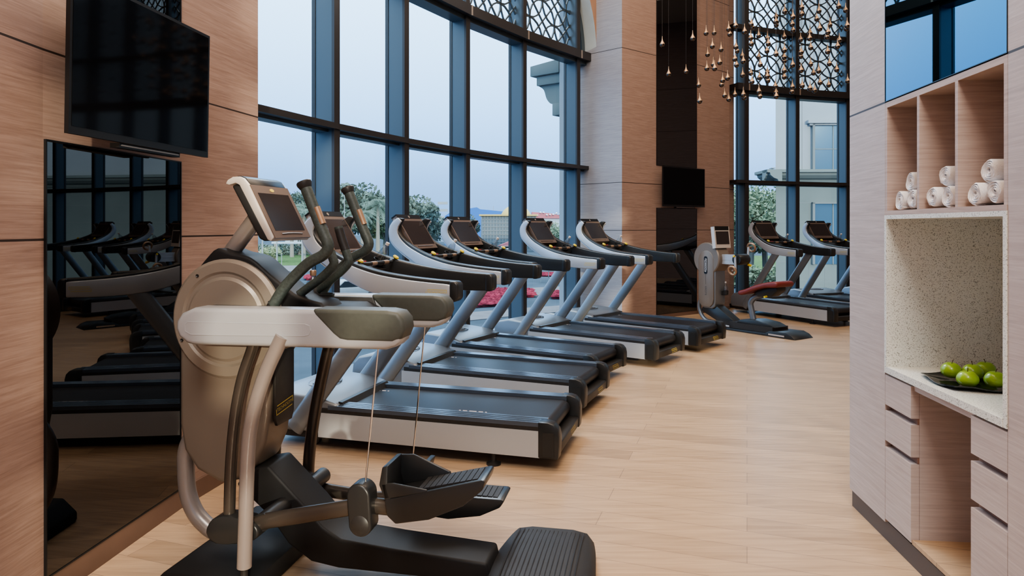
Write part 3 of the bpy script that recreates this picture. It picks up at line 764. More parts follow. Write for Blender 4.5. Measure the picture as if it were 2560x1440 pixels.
# cup holder on the shroud between the housings
mb = MB(); mb.prism([(1.0, 1.072), (1.0, 1.128), (.62, 1.128), (.56, 1.10), (.56, 1.072)], -.222, .222, bev=.008); mb.build('shroud', M['matt'], el)
mb = MB(); mb.prism([(1.16, 1.128), (1.16, 1.136), (.92, 1.136), (.92, 1.128)], .10, .222, bev=.002); mb.build('phone_tray', M['bezel'], el)
mb = MB(); mb.lathe([(.066, 0), (.075, .045), (.068, .045), (.058, .008), (0, .008)], Matrix.Translation((.81, -.10, 1.122)), 28); mb.build('cup_holder', M['blacks'], el)
# posts, levers and links
pn = [(.735, 1.05), (.756, 1.009), (.799, .922), (.843, .801), (.872, .674), (.883, .521), (.888, .355), (.895, .165)]
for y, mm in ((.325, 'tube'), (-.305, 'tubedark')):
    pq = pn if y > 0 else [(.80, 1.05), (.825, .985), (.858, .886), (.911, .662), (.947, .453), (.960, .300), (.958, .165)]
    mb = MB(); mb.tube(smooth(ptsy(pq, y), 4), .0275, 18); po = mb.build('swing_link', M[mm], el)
    mb = MB(); mb.tube(ptsy([(pq[-1][0], .17), (pq[-1][0], .07)], y), .014, 12); mb.build('link_pin', M['black'], po)
lv = [(.89, 1.05), (.906, .988), (.951, .863), (.982, .71), (1.001, .515), (1.008, .30)]
for y in (.25, -.25):
    of = 0 if y > 0 else .09
    mb = MB(); mb.tube(smooth(ptsy([(t_+of, z_) for t_, z_ in lv], y), 4), .0225, 16); mb.build('lever', M['tubedark'], el)
    mb = MB(); mb.prism(sm2([(t_+of*.6, z_) for t_, z_ in [(1.085, .262), (1.06, .315), (1.0, .333), (.91, .325), (.865, .30), (.865, .262), (.92, .235), (1.04, .222)]], 3, True), y-.04, y+.04, bev=.008, ang=60); mb.build('link_block', M['blacks'], el, ang=45)
mb = MB(); mb.tube([(.86, -.26, .31), (.86, .26, .31)], .035, 16); mb.build('cross_axle', M['black'], el)
def ztilt(o, ang): return Matrix.Translation(o) @ Matrix.Rotation(ang, 4, 'Y')
def pedal(side, origin, ang, bar):
    """pedal local: +x towards the rear, z up; origin = toe end of the sole top"""
    y = side*.225
    mb = MB(); mb.tube(ptsy(bar, side*.25), (.031, .024), 16, planar=(0, 1, 0)); fb = mb.build('foot_bar', M['tubedark'], el)
    R = Matrix.Translation((origin[0], y, origin[1])) @ Matrix.Rotation(PI, 4, 'Z') @ Matrix.Rotation(ang, 4, 'Y')
    mb = MB(); mb.prism([(-.03, .0), (-.035, -.06), (-.01, -.095), (.12, -.10), (.26, -.072), (.345, -.028), (.365, .004), (.352, .010)], -.08, .08, bev=.010, ang=25, mx=R)
    pd = mb.build('foot_pedal', M['blacks'], el, ang=40)
    mb = MB(); w = .012
    mb.prism([(-.03, -.005), (-.04, .055), (-.012, .118), (.012, .118), (-.008, .045), (-.005, -.005)], -.078, .078, bev=.006, ang=30, mx=R)
    far = -1*side
    for sd, pr in ((1, [(-.03, 0), (-.012, .118), (.06, .106), (.19, .016), (.19, 0)]), (-1, [(-.03, 0), (-.03, .06), (.02, .052), (.14, .008), (.14, 0)])):
        s_ = sd*side
        mb.prism(pr, *sorted((s_*.078, s_*.066)), bev=.004, ang=30, mx=R)
    mb.build('toe_cup', M['blacks'], pd, ang=40)
    mb = MB()
    for k in range(10): mb.box(.10+k*.0235, .10+k*.0235+.0205, -.062, .062, .006, .0125, .002, R)
    mb.build('tread', M['rubber'], pd)
    return pd
pedal(1, (.31, .462), rad(-13.5), [(.96, .272), (.853, .312), (.43, .408), (.26, .405)])
pedal(-1, (.345, .305), rad(1.5), [(.95, .262), (.85, .245), (.60, .225), (.30, .245)])
for y, (t, z), zt in ((.275, (.435, .41), 1.01), (-.275, (.44, .30), 1.01)):
    R = Matrix.Translation((t, y, z)) @ Matrix.Rotation(rad(4), 4, 'Y')
    ov = [(.046*cos(a), .046*sin(a)+(.052 if sin(a) >= 0 else -.052)) for a in [2*PI*k/28 for k in range(28)]]
    mb = MB(); mb.prism(ov, -.04, .04, bev=.010, seg=3, ang=50, mx=R); jb = mb.build('cable_joint', M['blacks'], el, ang=40)
    mb = MB(); mb.lathe([(0, -.046), (.030, -.044), (.038, -.038), (.038, 0)], R @ Matrix.Translation((0, 0, -.052)) @ Matrix.Rotation(-PI/2 if y < 0 else PI/2, 4, 'X'), 22); mb.build('joint_cap', M['black'], jb)
    mb = MB(); mb.tube([(t-.008, y-(.005 if y > 0 else -.005), z+.09), (.374, y, zt)], .0034, 8); mb.build('cable', M['chrome'], el)
# base
mb = MB(); mb.tube(smooth(ptsy([(1.30, .62), (1.375, .50), (1.385, .40), (1.375, .288), (1.34, .206), (1.289, .156), (1.237, .128), (1.12, .10)], 0), 4), .036, 18); mb.build('front_tube', M['tube'], el)
mb = MB(); mb.prism([(1.31, 0), (1.31, .045), (1.24, .115), (1.0, .120), (.885, .085), (.885, 0)], -.33, .33, bev=.012, ang=25); mb.build('front_foot', M['matt'], el)
bm_ = [(1.08, .38), (1.02, .45), (.934, .469), (.76, .306), (.69, .235), (.61, .19), (.40, .172), (.0, .150), (-.02, .07), (.62, .072), (.74, .088), (.84, .15), (.93, .26)]
mb = MB(); mb.prism(bm_, -.095, .095, bev=.012, seg=3, ang=30); mb.build('main_beam', M['matt'], el, ang=40)
ns = 16; rows = []
mb = MB()
for i in range(ns+1):
    f = -1+2*i/ns; yv = f*.385; wd = .215-.03*f*f; tc = -.195
    zt = .128-.03*f*f
    rows.append([(tc+wd, yv, .0), (tc+wd, yv, zt-.05), (tc+wd-.03, yv, zt-.012), (tc+.5*wd, yv, zt), (tc-.5*wd, yv, zt), (tc-wd+.03, yv, zt-.012), (tc-wd, yv, zt-.05), (tc-wd, yv, 0)])
V = [[mb.bm.verts.new(p) for p in r] for r in rows]; fs = []
for a, b in zip(V, V[1:]):
    for k in range(8): fs.append(mb._face([a[k], a[(k+1) % 8], b[(k+1) % 8], b[k]]))
fs.append(mb._face(V[0])); fs.append(mb._face(V[-1][::-1])); bmesh.ops.recalc_face_normals(mb.bm, faces=fs)
rf = mb.build('rear_foot', M['rubber'], el, ang=50)
mb = MB()
for k in range(16):
    t = -.34+k*.019
    mb.tube([(t, -.34, .1045), (t, -.17, .1225), (t, 0, .129), (t, .17, .1225), (t, .34, .1045)], .0026, 5)
mb.build('ridge', M['rubber'], rf)
p = Matrix.Translation((-.08, 2.75, 0)) @ Matrix.Rotation(rad(169), 4, 'Z') @ Vector((.83, -.10, 1.131))
b = thing('water_bottle', 'clear water bottle with copper cap standing in the elliptical trainer cup holder', 'bottle', p)
mb = MB(); mb.lathe([(0, 0), (.031, 0), (.032, .01), (.032, .07), (.028, .088), (.013, .11), (.012, .118), (0, .118)], None, 18); mb.build('bottle_body', M['bottle'], b)
mb = MB(); mb.lathe([(.0135, .116), (.0145, .136), (.012, .14), (0, .14)], None, 16); mb.build('cap', M['copper'], b)

# ------------------------------------------------------------------ upper body hand cycle
hc = thing('hand_cycle', 'grey upper body hand cycle with dark red seat in front of the pilaster', 'exercise machine', (3.45, 9.45, 0), math.atan2(.835, -.55))
col = [(1.02, .95), (1.02, .40), (1.0, .33), (.95, .275), (.90, .262), (.76, .262), (.71, .30), (.70, .36), (.70, .95)]
mb = MB(); mb.prism(col, -.11, .115, bev=.02, seg=3, ang=50); mb.build('column', M['silver'], hc, ang=45)
pl = [(1.0, .98), (1.0, .40), (.985, .335), (.93, .285), (.79, .285), (.735, .335), (.72, .40), (.72, .98)]
pl += [(.86+.14*cos(PI-a), .99+.14*sin(a)) for a in [PI*k/12 for k in range(13)]][:0]
arcp = [(.86-.14*cos(a), .98+.14*sin(a)) for a in [PI*k/12 for k in range(1, 12)]]
mb = MB(); mb.prism(pl+arcp, .11, .135, bev=.008, ang=40); fp = mb.build('side_plate', M['beige'], hc, ang=45)
mb = MB(); mb.lathe([(0, .13), (.225, .13), (.24, .118), (.24, -.10), (.225, -.115), (0, -.115)], Matrix.Translation((.86, 0, .995)) @ Matrix.Rotation(-PI/2, 4, 'X'), 44); mb.build('flywheel_cover', M['beige'], hc)
bad = [(.86+.032*cos(a), .90+.032*sin(a)+(.10 if sin(a) >= 0 else -.10)) for a in [2*PI*k/24 for k in range(24)]]
mb = MB(); mb.prism(bad, .134, .139); bg = mb.build('badge', M['bezel'], fp)
mb = MB(); mx = basis((.86, .1395, .90), (0, 0, -1), (-1, 0, 0), (0, 1, 0)); mb.text('TECHNOGYM', .032, mx)
for x0, x1, z0, z1 in ((-.095, .075, .016, .020), (-.075, .095, -.020, -.016), (-.095, -.090, -.012, .020), (.090, .095, -.020, .012)):
    mb.raw([mx @ Vector((x, z, 0)) for x, z in ((x0, z0), (x1, z0), (x1, z1), (x0, z1))], [(0, 1, 2, 3)])
mb.build('badge_lettering', M['white'], bg, flat=True)
mb = MB(); mx = basis((.86, .1357, .52), (0, 0, -1), (-1, 0, 0), (0, 1, 0)); mb.text('EXCITE', .040, mx)
mb.raw([mx @ Vector(v) for v in ((-.24, -.002, 0), (-.10, -.002, 0), (-.10, .002, 0), (-.24, .002, 0))], [(0, 1, 2, 3)])
mb.build('side_lettering', M['black'], fp, flat=True)
mb = MB(); mb.tube([(.80, 0, 1.10), (.70, 0, 1.24)], .045, 14); mb.build('console_neck', M['black'], hc)
mx = basis((.655, 0, 1.165), (0, -1, 0), (.12, 0, .993), (-.993, 0, .12))
mb = MB(); mb.box(-.15, .15, 0, .30, -.05, -.012, .015, mx); hcs = mb.build('console', M['black'], hc)
mb = MB(); mb.box(-.165, .165, -.01, .305, -.014, .008, .008, mx); mb.box(-.168, -.150, -.01, .305, -.05, .006, .006, mx); mb.build('console_frame', M['consilver'], hcs)
mb = MB(); mb.box(-.14, .14, .045, .235, .008, .0105, 0, mx); mb.build('display', M['conscr'], hcs, flat=True)
mb = MB(); mb.box(-.15, .15, .25, .31, -.045, .0095, .008, mx); mb.build('console_cap', M['bezel'], hcs)
mb = MB(); mb.box(.36, .72, -.055, .055, .925, 1.065, .015); mb.box(.36, .72, -.058, .058, .985, 1.0, .003); mb.build('arm', M['silverlt'], hc)
mb = MB(); mb.lathe([(0, -.11), (.072, -.11), (.078, -.10), (.078, .10), (.072, .11), (0, .11)], Matrix.Translation((.33, 0, 1.0)) @ RX, 24); mb.build('crank_hub', M['blacks'], hc)
for y, z0, z1, hx in ((.14, 1.05, .85, .33), (-.14, .97, 1.17, .30)):
    mb = MB(); mb.tube([(.33, y, z0), (.32, y, z1)], (.018, .012), 12, planar=(0, 1, 0)); ck = mb.build('crank_arm', M['silverlt'], hc)
    mb = MB(); mb.lathe([(0, 0), (.014, 0), (.014, .02), (0, .02)], Matrix.Translation((.33, y+.012*(1 if y > 0 else -1), z0)) @ Matrix.Rotation(-PI/2 if y > 0 else PI/2, 4, 'X'), 12); mb.build('pin', M['yellow'], ck)
    yy = y+.07*(1 if y > 0 else -1)
    mb = MB(); mb.tube([(.32, y, z1), (.32, yy, z1)], .012, 10)
    ring = [(.32+.062*cos(a), yy+.02*sin(a), z1+.058*sin(a)) for a in [2*PI*k/22 for k in range(22)]]
    mb.tube(ring, .015, 10, closed=True); mb.build('hand_grip', M['copper'], ck)
mb = MB(); mb.tube([(.30, -.10, .93), (.27, -.14, .91)], .018, 10); mb.build('adjuster_knob', M['yellow'], hc)
sp = sm2([(.235, .515), (.245, .565), (.14, .60), (-.02, .665), (-.20, .715), (-.345, .735), (-.385, .70), (-.35, .655), (-.15, .635), (.05, .565), (.15, .525)], 3, True)
mb = MB(); mb.prism(sp, -.19, .19, bev=.025, seg=3, ang=60); mb.build('seat', M['seatred'], hc, ang=50)
mb = MB(); mb.prism([(.06, .55), (-.02, .50), (-.22, .52), (-.32, .60), (-.32, .66), (-.1, .63)], -.10, .10, bev=.015); mb.build('seat_mount', M['black'], hc)
mb = MB(); mb.tube([(-.16, .10, .52), (-.16, .15, .515)], .014, 8); mb.build('seat_lever', M['yellow'], hc)
mb = MB(); mb.tube(smooth([(-.03, 0, .53), (.10, 0, .485), (.175, 0, .40), (.16, 0, .30), (.12, 0, .14)], 4), (.045, .035), 16, planar=(0, 1, 0)); mb.build('seat_post', M['silver'], hc)
mb = MB(); mb.prism([(.30, .12), (.25, .165), (.02, .185), (-.20, .16), (-.32, .115)], -.15, .15, bev=.01); mb.build('seat_carriage', M['blacks'], hc)
mb = MB(); mb.box(-.30, .40, -.17, .17, .035, .12, .01); mb.build('rail_cover', M['black'], hc)
mb = MB(); mb.prism([(.50, 0), (.50, .03), (-.20, .035), (-.28, .075), (-.52, .08), (-.60, .05), (-.66, .0)], -.20, .20, bev=.006); bp = mb.build('base_plate', M['blacks'], hc)
mb = MB(); mb.box(-.50, -.26, .2005, .203, .02, .04); mb.box(.38, .46, .2005, .203, .05, .07); mb.build('rail_end', M['chrome'], bp)
mb = MB(); mb.prism([(1.0, .215), (.945, .305), (.70, .305), (.36, .10), (.40, .03), (.55, .03)], -.085, .085, bev=.012, ang=25); mb.build('main_beam', M['blacks'], hc)
mb = MB(); mb.tube(smooth([(1.03, 0, .42), (1.10, 0, .30), (1.075, 0, .17), (1.0, 0, .085), (.90, 0, .055), (.60, 0, .045)], 4), .03, 14); mb.build('front_tube', M['silver'], hc)
mb = MB(); mb.lathe([(.038, 0), (.040, .06), (.034, .06), (.032, .006), (0, .006)], Matrix.Translation((.655, -.06, .47)), 18); mb.box(.66, .70, -.10, -.02, .46, .52, .004); mb.build('bottle_cage', M['black'], hc)
p = hc.matrix_basis @ Vector((.655, -.06, .477)); p = Matrix.Translation((3.45, 9.45, 0)) @ Matrix.Rotation(math.atan2(.835, -.55), 4, 'Z') @ Vector((.655, -.06, .477))
b = thing('water_bottle', 'clear water bottle standing in the cage of the hand cycle', 'bottle', p)
mb = MB(); mb.lathe([(0, 0), (.030, 0), (.031, .01), (.031, .10), (.012, .15), (.012, .165), (0, .165)], None, 16); mb.build('bottle_body', M['bottle'], b)
mb = MB(); mb.lathe([(.0135, .163), (.0135, .185), (0, .185)], None, 14); mb.build('cap', M['cap'], b)
SKY = 2.7; EXPO = 0.12
# ------------------------------------------------------------------ built-in cabinet on the right (local x towards the camera, y into the wall)
CQ = Vector((1.773, 3.586, 0)); CRZ = math.atan2(-.9957, -.0924)
CM = Matrix.Translation(CQ) @ Matrix.Rotation(CRZ, 4, 'Z')
cb = thing('built_in_cabinet', 'tall pale wood built-in cabinet wall with towel niches, drawers and an open knee space', 'cabinet', CQ, CRZ)
DP = .62
mb = MB(); mb.box(.003, .4125, 0, DP, .09, CEIL-.01, .002); mb.build('tall_panel', M['cab'], cb)
mb = MB(); mb.box(1.3185, 6.5, 0, DP, .09, CEIL-.01, .002); mb.build('tall_panel', M['cab'], cb)
mb = MB(); mb.box(.4145, 1.3165, .012, DP, 2.04, CEIL-.01); mb.build('upper_backing', M['cab'], cb)
mb = MB(); mb.box(.4145, 1.3165, .0, .02, 3.62, CEIL-.01, .002); mb.build('upper_panel', M['cab'], cb)
mb = MB(); mb.box(.4145, 1.3165, DP-.10, DP, .09, 2.04); mb.build('back_panel', M['cabin'], cb)
mb = MB(); mb.box(.4145, 1.3165, 0, DP-.10, 2.012, 2.037, .001); mb.build('top_board', M['cabin'], cb)
for a0, a1 in ((.4145, .4345), (.711, .730), (1.001, 1.020), (1.297, 1.3165)):
    mb = MB(); mb.box(a0, a1, 0, DP-.10, 1.536, 2.012, .001); mb.build('divider', M['cabin'], cb)
mb = MB(); mb.box(.4145, 1.3165, -.003, DP-.10, 1.516, 1.536, .001); mb.build('towel_shelf', M['cabin'], cb)
# drawers left and right of the knee space
for k, (a0, a1) in enumerate(((.4145, .66), (1.104, 1.3165))):
    mb = MB(); mb.box(a0, a1, .035, DP-.10, .10, .765); mb.build('drawer_carcass', M['cab'], cb)
    for z0, z1 in ((.638, .776), (.472, .611), (.106, .442)):
        mb = MB(); mb.box(a0+.001, a1-.001, .0, .034, z0, z1, .004, None, 2); mb.build('drawer', M['cab'], cb)
    for z in (.6245, .457):
        mb = MB(); mb.box(a0+.0005, a1-.003, .028, .036, z-.013, z+.013); mb.build('finger_groove', M['cabback'], cb)
mb = MB(); mb.box(.66, 1.104, .012, .05, .758, .786, .001); mb.box(.4145, .66, .02, .05, .776, .786); mb.box(1.104, 1.3165, .02, .05, .776, .786); mb.build('apron', M['cab'], cb)
mb = MB(); mb.box(.66, 1.104, .004, DP-.10, .10, .118, .001); mb.mi = 1; mb.box(.93, .99, .17, .24, .1175, .1185); mb.build('bottom_board', [M['floor'], M['bezel']], cb)
mb = MB(); mb.box(.004, 6.5, .012, .06, 0, .09); mb.build('plinth', M['basedark'], cb)
# stone worktop with its lining
ct = thing('stone_worktop', 'speckled granite worktop and lining of the niche under the towels', 'worktop', CM @ Vector((.86, 0, .786)), CRZ)
o = .86; zb = .786
mb = MB(); mb.box(.4345-o, 1.297-o, -.006, DP-.12, .001, .030, .003); mb.build('slab', M['granite'], ct)
mb = MB(); mb.box(.4145-o, .434-o, -.004, DP-.10, .001, 1.5155-zb, .002); mb.build('side_lining', M['granite'], ct)
mb = MB(); mb.box(1.2975-o, 1.3165-o, -.004, DP-.10, .001, 1.5155-zb, .002); mb.build('side_lining', M['granite'], ct)
mb = MB(); mb.box(.434-o, 1.2975-o, DP-.12, DP-.10, .001, 1.5155-zb); mb.build('back_lining', M['granite'], ct)
mb = MB(); mb.box(.434-o, 1.2975-o, -.004, DP-.12, 1.497-zb, 1.5155-zb, .002); mb.build('top_lining', M['granite'], ct)
# blue tinted mirror above the niches
t = thing('wall_mirror', 'blue tinted mirror panel reflecting the sky above the towel niches', 'mirror', CM @ Vector((.8655, 0, 2.041)), CRZ)
mb = MB(); mb.box(-.449, .449, .0, .011, .003, 1.575); mb.build('mirror_panel', M['bluemirror'], t, flat=True)
mb = MB()
for x in (-.4515, .4485): mb.box(x, x+.003, -.002, .011, 0, 1.578)
mb.box(-.4485, .4485, -.002, .011, 0, .003); mb.build('edge_trim', M['bezel'], t, flat=True)
# rolled towels
def make_towel(label):
    t = thing('rolled_towel', label, 'towel', group='rolled white towels in the niches')
    mb = MB(); P = []
    th = .008; n = 64; r0 = .007; turns = 4.25
    for k in range(n+1):
        a = k/n*turns*2*PI; r = r0+(.0415-r0)*k/n
        P.append((r*cos(a), r*sin(a)))
    out = []; inn = []
    for i, (x, z) in enumerate(P):
        l = math.hypot(x, z); out.append((x*(1+.0038/l), z*(1+.0038/l))); inn.append((x*(1-.0032/l), z*(1-.0032/l)))
    L = .30; R_ = 7
    ys = [0, .006, .02, L-.02, L]; sc = [.0, 1, 1, 1, 1]
    V = []
    for j, y in enumerate(ys):
        row = []
        for i, p in enumerate(out):
            q = inn[i]; m = ((p[0]+q[0])/2, (p[1]+q[1])/2); f = 1 if j else .35
            row.append((mb.bm.verts.new((m[0]+(p[0]-m[0])*f, y+.004*sin(i*.9)*(j == 0), m[1]+(p[1]-m[1])*f)), mb.bm.verts.new((m[0]+(q[0]-m[0])*f, y, m[1]+(q[1]-m[1])*f))))
        V.append(row)
    fs = []
    for j in range(len(ys)-1):
        for i in range(n):
            fs.append(mb._face([V[j][i][0], V[j][i+1][0], V[j+1][i+1][0], V[j+1][i][0]]))
            fs.append(mb._face([V[j][i][1], V[j+1][i][1], V[j+1][i+1][1], V[j][i+1][1]]))
        fs.append(mb._face([V[j][n][0], V[j][n][1], V[j+1][n][1], V[j+1][n][0]]))
    for i in range(n): fs.append(mb._face([V[0][i][0], V[0][i][1], V[0][i+1][1], V[0][i+1][0]]))
    bmesh.ops.recalc_face_normals(mb.bm, faces=[f for f in fs if f])
    mb.build('towel_roll', M['towel'], t, ang=80)
    return t
tw = [(.512, 0, 'lower towel, far side, in the first niche from the window'), (.604, 0, 'lower towel, room side, in the first niche from the window'), (.560, 1, 'top towel resting on two in the first niche from the window'),
      (.796, 0, 'lower towel, far side, in the middle niche'), (.889, 0, 'lower towel, room side, in the middle niche'), (.845, 1, 'top towel resting on two in the middle niche'),
      (1.095, 0, 'lower towel, far side, in the niche closest to the camera'), (1.188, 0, 'lower towel, room side, in the niche closest to the camera'), (1.135, 1, 'top towel resting on two in the niche closest to the camera')]
T1 = None
for i, (a, up, lb) in enumerate(tw):
    lb = 'white rolled '+lb
    p = CM @ Vector((a, .02+.012*((i*7) % 3), 1.5365+.0457+(.081 if up else 0)))
    if T1 is None: T1 = make_towel(lb); T1.location = p; T1.rotation_euler = (0, rad(200), CRZ)
    else: dup(T1, p, CRZ, lb); 
for i, o_ in enumerate([o_ for o_ in C.objects if o_.name.startswith('rolled_towel')]): o_.rotation_euler = (0, rad(200+(i*67) % 120-60), CRZ)
# plate of apples
pl = thing('glass_tray', 'black wavy glass tray holding the green apples on the granite worktop', 'tray', (1.905, 2.80, .816), rad(-8))
mb = MB(); N = 40; rings = []
for r_, z in ((0, .004), (.06, .004), (.12, .006), (.165, .012), (.175, .017)):
    ring = []
    for k in range(N):
        a = 2*PI*k/N; sq = 1/max(abs(cos(a)), abs(sin(a)))**.6
        ring.append((r_*sq*cos(a), r_*sq*sin(a)*.95, z+(.006*sin(5*a)*(r_ > .14))))
    rings.append(ring)
V = [[mb.bm.verts.new(p) for p in ring] for ring in rings[1:]]; c0 = mb.bm.verts.new((0, 0, .004)); B_ = [[mb.bm.verts.new((x, y, z-.004)) for x, y, z in ring] for ring in rings[1:]]; c1 = mb.bm.verts.new((0, 0, .0005)); fs = []
for k in range(N):
    k2 = (k+1) % N
    fs.append(mb._face([c0, V[0][k], V[0][k2]])); fs.append(mb._face([c1, B_[0][k2], B_[0][k]]))
    for j in range(len(V)-1):
        fs.append(mb._face([V[j][k], V[j+1][k], V[j+1][k2], V[j][k2]])); fs.append(mb._face([B_[j][k2], B_[j+1][k2], B_[j+1][k], B_[j][k]]))
    fs.append(mb._face([V[-1][k], B_[-1][k], B_[-1][k2], V[-1][k2]]))
bmesh.ops.recalc_face_normals(mb.bm, faces=[f for f in fs if f]); mb.build('tray_plate', M['tray'], pl, ang=60)
def make_apple(label):
    t = thing('green_apple', label, 'apple', group='green apples on the glass tray')
    prof = []
    for k in range(15):
        a = PI*k/14; r = .0395*sin(a)*(1+.10*cos(a)); z = .036-.0335*cos(a)-.007*math.exp(-((a-PI)/.35)**2)+.005*math.exp(-(a/.3)**2)
        prof.append((max(r, 0), z))
    mb = MB(); mb.lathe(prof, None, 24); mb.build('flesh', M['apple'], t, ang=80)
    mb = MB(); mb.tube([(0, 0, .058), (.002, .001, .07), (.006, .002, .078)], [.0012, .0014, .002], 6); mb.build('stalk', M['stalk'], t)
    return t
ap = [(1.852, 2.884, 'green apple at the window end of the black tray'), (1.918, 2.843, 'green apple half hidden in the middle of the black tray'), (2.008, 2.895, 'green apple at the back corner of the black tray, stalk showing'), (1.812, 2.715, 'green apple at the front edge of the black tray, centre'), (1.912, 2.700, 'green apple at the front edge of the black tray, nearest the stone lining')]
A0 = None
for i, (x, y, lb) in enumerate(ap):
    if A0 is None: A0 = make_apple(lb); A0.location = (x, y, .823); A0.rotation_euler = (rad(8), 0, 0)
    else: dup(A0, (x, y, .823), i*1.3, lb)

# ------------------------------------------------------------------ hanging glass drops
DR = [(47,335),(95,558),(225,540),(275,290),(376,250),(436,248),(423,348),(488,373),(387,410),(478,470),(430,485),(440,515),(382,515),(320,640),(328,760),(500,605),(492,637),(537,587),(515,718),(546,747),(545,220),(553,258),(597,197),(600,355),(608,385),(592,445),(604,490),(648,422),(655,462),(650,565),(592,712),(655,712),(662,735),(664,240),(714,185),(722,208),(710,288),(715,332),(712,552),(720,615),(770,270),(772,430),(782,487),(776,585),(772,690),(780,725),(836,290),(842,330),(832,385),(835,545),(835,575),(840,607),(900,130),(900,165),(902,190),(900,408),(895,650),(900,695),(902,725),(965,90),(962,280),(963,380),(962,432),(963,460),(962,533),(962,580),(1027,130),(1022,185),(1028,230),(1025,490),(1023,655),(1020,690),(1093,60),(1093,108),(1085,300),(1088,395),(1086,425),(1088,530),(1097,645),(1155,250),(1152,290),(1160,360),(1160,485),(1155,665),(1190,680),(1181,550),(1222,85),(1205,145),(1228,218),(1220,535),(1230,622),(1290,245),(1282,280),(1305,190),(1287,390),(1300,480),(1295,640),(1370,50),(1422,80),(1434,195),(1428,218),(1375,305),(1362,350),(1355,525),(1437,610)]
dlabel = {0: 'copper glass drop hanging alone before the dark mirror, high up', 1: 'copper glass drop hanging alone before the dark mirror, low down', 2: 'copper glass drop on a long wire at the edge of the dark mirror, lower one', 3: 'copper glass drop on a long wire at the edge of the dark mirror, upper one',
          13: 'copper glass drop second lowest before the wood panel, beside the dark mirror', 14: 'lowest copper glass drop before the wood panel, beside the dark mirror'}
P0 = None
for i, (cx, cy) in enumerate(DR):
    dx = (1640+cx/3-1280)/1706.67; dz = (568-cy/3)/1706.67
    Y = 9.55+.95*((i*37) % 11)/10
    x, z = dx*Y, 1.46+dz*Y
    lb = dlabel.get(i)
    if lb is None: lb = 'copper necked glass drop hanging before the wood panel in the drop cluster' if cx < 555 else 'copper necked glass drop hanging in the cluster before the lattice window'
    if P0 is None:
        P0 = thing('pendant_drop', lb, 'pendant', (x, Y, z), 0, 'hanging glass drops')
        mb = MB(); mb.lathe([(0, -.036)]+[(.036*sin(a), -.036*cos(a)) for a in [PI*k/12 for k in range(1, 7)]]+[(.0355, .006)], None, 18); mb.build('bulb', M['dropbulb'], P0)
        mb = MB(); mb.lathe([(.0355, .006), (.031, .02), (.021, .036), (.0115, .055), (.0065, .075), (.005, .10), (.004, .118), (0, .118)], None, 18); mb.build('neck', M['dropcone'], P0)
        mb = MB(); mb.tube([(0, 0, .115), (0, 0, 5.6-z+3)], .0014, 5); mb.build('wire', M['wire'], P0)
        wl = 5.6-z+3; zz0 = z
    else: r = dup(P0, (x, Y, z), i*1.1, lb)
for o_ in [o_ for o_ in C.objects if o_.name.startswith('pendant_drop')]:
    for ch in o_.children:
        if ch.name.startswith('wire'): ch.scale = (1, 1, 1); ch.location = (0, 0, 0); s_ = (CEIL-.005-o_.location.z)/wl; ch.scale = (1, 1, s_); ch.location.z = 0

# ------------------------------------------------------------------ outdoors
GZ = -3.5
def gp(px, py, z=GZ):
    Y = (1.46-z)*1706.67/(py-568); return ((px-1280)/1706.67*Y, Y)
def slab(name, poly, z, h, m, label=None, cat=None, kind=None, group=None):
    mb = MB(); mb.prism(poly, z, z+h, 'xy'); o = mb.build(name, m, flat=True)
    if kind: o['kind'] = kind
    if label: tag(o, label, cat, group)
    return o
o = slab('ground', [(-260, 3.0), (260, 18), (260, 420), (-260, 420)], GZ-.3, .3, M['asphalt']); o['kind'] = 'structure'
def strip(name, pts, m, z, h, **k): return slab(name, [gp(*p) for p in pts], z, h, m, **k)
o = strip('lawn', [(380, 668), (800, 664), (1010, 650), (1010, 634), (380, 634)], M['lawn'], GZ, .06); o['kind'] = 'stuff'; tag(o, 'green lawn strip beyond the road at the curved window', 'lawn')
o = strip('lawn', [(1780, 690), (1990, 690), (1960, 640), (1780, 640)], M['lawn'], GZ, .06); o['kind'] = 'stuff'; tag(o, 'green lawn beyond the second window, under the trees', 'lawn')
o = strip('pavement', [(380, 682), (800, 678), (1010, 664), (1010, 650), (800, 664), (380, 668)], M['pave'], GZ, .05); o['kind'] = 'structure'
o = strip('pavement', [(1080, 790), (1300, 745), (1500, 722), (1500, 712), (1300, 722), (1080, 742)], M['pave'], GZ, .04); o['kind'] = 'structure'
o = strip('pavement', [(1080, 812), (1300, 790), (1500, 772), (1500, 758), (1300, 772), (1080, 790)], M['pave'], GZ, .04); o['kind'] = 'structure'
o = strip('pavement', [(1780, 700), (1990, 700), (1990, 690), (1780, 690)], M['pave'], GZ, .05); o['kind'] = 'structure'
def bed(pts, lb):
    a = [gp(*p) for p in pts]; cx = sum(p[0] for p in a)/len(a); cy = sum(p[1] for p in a)/len(a)
    mb = MB(); mb.prism(a, GZ, GZ+.18, 'xy', bev=.05)
    rnd = random.Random(len(lb))
    xs_ = [p[0] for p in a]; ys_ = [p[1] for p in a]
    for k in range(700):
        u, v = rnd.random(), rnd.random()
        p0 = Vector(a[0]).lerp(Vector(a[1]), u); p1 = Vector(a[-1]).lerp(Vector(a[-2] if len(a) > 3 else a[1]), u); p = p0.lerp(p1, v)
        s_ = .16+.14*rnd.random(); mb.lathe([(0, 0), (s_, .05), (s_*.75, .12), (0, .16+.08*rnd.random())], Matrix.Translation((p.x, p.y, GZ+.12)), 5)
    o = mb.build('flower_bed', M['flower']); o['kind'] = 'stuff'; tag(o, lb, 'flower bed')
bed([(1180, 748), (1335, 744), (1330, 730), (1200, 727)], 'pink flower bed beyond the road, upper strip, seen between the treadmill uprights')
bed([(1095, 778), (1290, 762), (1290, 750), (1110, 755)], 'pink flower bed beyond the road, lower and closer strip')
